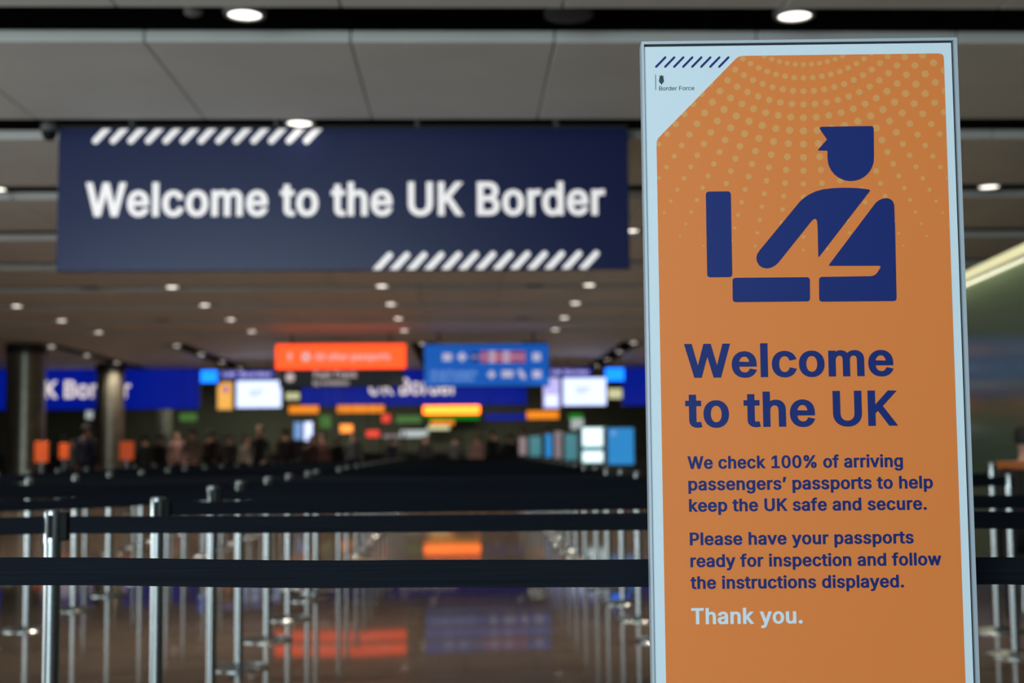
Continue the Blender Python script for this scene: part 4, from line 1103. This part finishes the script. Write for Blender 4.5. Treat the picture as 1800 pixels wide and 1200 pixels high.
# ------------------------------------------------------------------ people
def person(x, y, rz, top, legs, label, h=1.72, hair='hair', arm=0.0, stride=0.0, seated=False, bag=None):
    """A clothed figure grown over one skeleton; facing -Y before turning by rz."""
    k = h / 1.72
    hip, kn, an = 0.92, 0.49, 0.08
    V, E, Rr = [], [], []

    def vert(p, r, par=None):
        V.append(tuple(c * k for c in p))
        Rr.append((r[0] * k, r[1] * k) if isinstance(r, tuple) else (r * k, r * k))
        if par is not None:
            E.append((par, len(V) - 1))
        return len(V) - 1

    dz = -0.44 if seated else 0.0
    pel = vert((0, 0, hip + dz), (0.155, 0.115))
    wst = vert((0, 0.0, 1.10 + dz), (0.14, 0.105), pel)
    chs = vert((0, 0.01, 1.30 + dz), (0.165, 0.12), wst)
    shl = vert((0, 0.01, 1.42 + dz), (0.10, 0.08), chs)
    nck = vert((0, 0.0, 1.50 + dz), 0.052, shl)
    chin = vert((0, -0.015, 1.57 + dz), (0.068, 0.078), nck)
    face = vert((0, -0.012, 1.63 + dz), (0.078, 0.095), chin)
    vert((0, 0.0, 1.68 + dz), (0.066, 0.082), face)
    for s in (-1, 1):
        sh_ = vert((s * 0.17, 0.01, 1.41 + dz), 0.062, shl)
        el = vert((s * (0.22 + 0.03 * arm), 0.03 - 0.10 * arm, 1.13 + dz), 0.045, sh_)
        wr = vert((s * (0.22 - 0.06 * arm), -0.05 - 0.24 * arm, 0.89 + 0.16 * arm + dz), 0.032, el)
        pm = vert((s * (0.215 - 0.07 * arm), -0.07 - 0.3 * arm, 0.82 + 0.18 * arm + dz), (0.022, 0.038), wr)
        for f in range(4):
            a_ = vert((s * 0.21 - 0.0 + s * -0.07 * arm, -0.105 - 0.31 * arm + 0.02 * f, 0.775 + 0.18 * arm + dz), 0.010, pm)
            vert((s * 0.20 + s * -0.07 * arm, -0.11 - 0.33 * arm + 0.02 * f, 0.735 + 0.006 * abs(f - 1) + 0.18 * arm + dz), 0.008, a_)
        a_ = vert((s * 0.19 + s * -0.07 * arm, -0.12 - 0.3 * arm, 0.81 + 0.18 * arm + dz), 0.011, pm)
        vert((s * 0.185 + s * -0.07 * arm, -0.135 - 0.31 * arm, 0.775 + 0.18 * arm + dz), 0.009, a_)
        st = s * stride
        if seated:
            hj = vert((s * 0.10, -0.03, hip + dz), 0.095, pel)
            kj = vert((s * 0.11, -0.44, 0.49), 0.06, hj)
            aj = vert((s * 0.11, -0.40, an), 0.042, kj)
        else:
            hj = vert((s * 0.09, 0, 0.85), 0.088, pel)
            kj = vert((s * 0.095, -0.12 * st, kn), 0.058, hj)
            aj = vert((s * 0.10, -0.22 * st + 0.02, an), 0.042, kj)
        fy = V[aj][1] / k
        vert((s * 0.11, fy - 0.14, 0.04), (0.042, 0.035), aj)
    me = bpy.data.meshes.new('body')
    me.from_pydata(V, E, [])
    o = bpy.data.objects.new('body', me)
    COL.objects.link(o)
    sk = o.modifiers.new('skin', 'SKIN')
    sk.use_smooth_shade = True
    for i, r in enumerate(Rr):
        me.skin_vertices[0].data[i].radius = r
    me.skin_vertices[0].data[0].use_root = True
    o.modifiers.new('sub', 'SUBSURF').levels = 1
    o.modifiers['sub'].render_levels = 1
    bpy.context.view_layer.update()
    dg = bpy.context.evaluated_depsgraph_get()
    m2 = bpy.data.meshes.new_from_object(o.evaluated_get(dg))
    bpy.data.objects.remove(o)
    for m in (M['skin'], top, legs, M['black']):
        m2.materials.append(m)
    zs, zh = 1.475 * k + dz * k, 0.93 * k + dz * k
    for p in m2.polygons:
        c = p.center
        hand = c.z < (0.86 + 0.17 * arm + dz) * k and abs(c.x) > 0.165 * k - 0.05 * arm * k and c.z > 0.5 * k and not seated
        p.material_index = 0 if (c.z > zs or hand) else 1 if (c.z > zh or (abs(c.x) > 0.19 * k and c.z > 0.6 * k)) else 2 if c.z > 0.085 * k else 3
        p.use_smooth = True
    t = thing('person', label, 'person', (x, y, 0), rz)
    b = bpy.data.objects.new('body', m2)
    COL.objects.link(b)
    b.parent = t
    zt = (1.635 + dz) * k
    mb = MB()
    mb.lathe([(0.085 * k, -0.03 * k), (0.098 * k, 0.02 * k), (0.094 * k, 0.06 * k), (0.07 * k, 0.092 * k), (0.03 * k, 0.106 * k)], 16, (0, 0.022 * k, zt))
    mb.build('hair', M[hair], t, True)
    mb = MB()
    for s in (-1, 1):
        mb.lathe([(0.006, -0.012), (0.011, 0.0), (0.006, 0.012)], 8, (s * 0.03 * k, -0.098 * k, (1.632 + dz) * k))
    mb.build('eyes', M['black'], t, True)
    MB().lathe([(0.017 * k, -0.03 * k), (0.012 * k, 0.0), (0.006 * k, 0.02 * k)], 8, (0, -0.105 * k, (1.612 + dz) * k)).build('nose', M['skin'], t, True)
    if bag:
        MB().box((0, 0.17 * k, 1.2 * k), (0.3, 0.16, 0.42)).build('backpack', bag, t, bevel=0.05)
    return t


cloth = {n: mat('cloth_' + n, c, 0.8) for n, c in (('charcoal', rgb(30, 30, 34)), ('black', rgb(18, 18, 20)), ('navy', rgb(28, 30, 52)), ('maroon', rgb(46, 22, 26)), ('pink', rgb(128, 98, 94)),
                                                   ('beige', rgb(118, 100, 90)), ('grey', rgb(74, 76, 80)), ('white', rgb(140, 130, 122)), ('brown', rgb(84, 60, 52)), ('denim', rgb(44, 52, 74)),
                                                   ('rust', rgb(70, 38, 32)))}


def who(px, head_y, Y, top, legs, label, face=0.0, **kw):
    p = at(px, head_y, Y)
    person(p.x, Y, R(face), cloth[top], cloth[legs], label, h=min(1.95, max(1.5, p.z)), **kw)


who(153, 748, 28.5, 'navy', 'black', 'person in dark navy clothes standing between the two left columns', 170)
who(126, 770, 33.0, 'grey', 'charcoal', 'person in grey standing behind the small orange board', 20)
who(256, 766, 33.0, 'black', 'black', 'person in black just right of the right orange board', 200)
who(282, 764, 34.0, 'charcoal', 'denim', 'person in charcoal below the plain blue band', 160)
who(312, 760, 36.0, 'pink', 'navy', 'person in pale pink left of the beige clothed person', 10)
who(338, 756, 33.0, 'beige', 'charcoal', 'person in a beige top below the plain blue band', -15, arm=0.5)
who(372, 758, 35.0, 'maroon', 'black', 'person in maroon right of the beige clothed person', 185)
who(404, 766, 37.0, 'charcoal', 'black', 'person in charcoal below the amber poster', 30)
who(435, 770, 36.0, 'white', 'denim', 'person in a white top below the left white screen', 25, hair='hair')
who(456, 749, 31.0, 'black', 'black', 'tall person in black below the left white screen', -10, arm=0.4)
who(502, 755, 33.0, 'maroon', 'charcoal', 'person in dark maroon left of the lit kiosk', 190, bag=M['black'])
who(548, 768, 35.0, 'brown', 'navy', 'person in a brown top in front of the lit kiosk', 15)
who(566, 764, 36.0, 'rust', 'charcoal', 'person in a rust brown top right of the lit kiosk', -20)
who(592, 768, 38.0, 'black', 'black', 'person in black below the glowing orange lamp', 180)
who(622, 760, 39.0, 'grey', 'navy', 'person in grey right of the glowing orange lamp', 0)
who(690, 768, 42.0, 'navy', 'charcoal', 'person in navy far back below the dim green sign', 180)
who(748, 766, 43.0, 'charcoal', 'navy', 'person in charcoal far back below the yellow sign', 10)
who(800, 766, 43.0, 'grey', 'black', 'person in grey far back right of the yellow sign', 175)
who(838, 766, 40.0, 'pink', 'charcoal', 'person in a pale pink top right of centre', -5, arm=0.6)
who(866, 757, 38.0, 'black', 'black', 'person in black right of the pale pink top', 190)
who(896, 763, 34.0, 'black', 'charcoal', 'person in black left of the gate row', 165)
who(920, 752, 44.0, 'navy', 'black', 'person in navy behind the far gates', 0)
who(960, 748, 41.0, 'black', 'black', 'person in black behind the narrow blue gate', 180)
p = Vector((3.92, 9.35, 0))
t = person(p.x, p.y, R(165), cloth['black'], cloth['black'], 'person in black seated at the picture\'s right edge', h=1.68, seated=True)
t = thing('stool', 'low black stool under the seated person at the right edge', 'stool', (p.x + 0.0, p.y, 0))
MB().lathe([(0.18, 0.34), (0.19, 0.37), (0.18, 0.385)], 24).build('seat', M['black'], t, True)
for i in range(4):
    a = math.pi / 4 + i * math.pi / 2
    MB().rod((0.16 * math.cos(a), 0.16 * math.sin(a), 0.0), (0.13 * math.cos(a), 0.13 * math.sin(a), 0.35), 0.014).build('leg', M['steel'], t, True)
t = thing('side_desk', 'brown wooden desk at the right edge beside the glass partition', 'desk', (3.83, 8.85, 0), R(5))
MB().box((0, 0, 1.0), (0.5, 0.4, 0.05)).build('desk_top', M['wood'], t, bevel=0.006)
for sx in (-1, 1):
    for sy in (-1, 1):
        MB().box((sx * 0.21, sy * 0.16, 0.4875), (0.04, 0.04, 0.975)).build('leg', M['dgrey'], t)

# unseen fill light added over the desks to brighten the far wall
t = thing('added_fill_light', 'long unseen fill light added above the inspection desks behind the blue band', 'light', (-4.5, 48.5, CEIL - 0.01))
MB().box((0, 0, -0.03), (16, 0.3, 0.06)).build('housing', M['grey'], t)
MB().box((0, 0, -0.07), (15.8, 0.24, 0.02)).build('diffuser', M['strip'], t)
l = bpy.data.lights.new('added_fill_lamp', 'AREA')
l.shape, l.size, l.size_y, l.energy, l.color = 'RECTANGLE', 15.0, 0.3, 240, (0.95, 1.0, 0.86)
o = bpy.data.objects.new('added_fill_lamp', l)
COL.objects.link(o)
o.parent = t
o.location = (0, 0, -0.1)
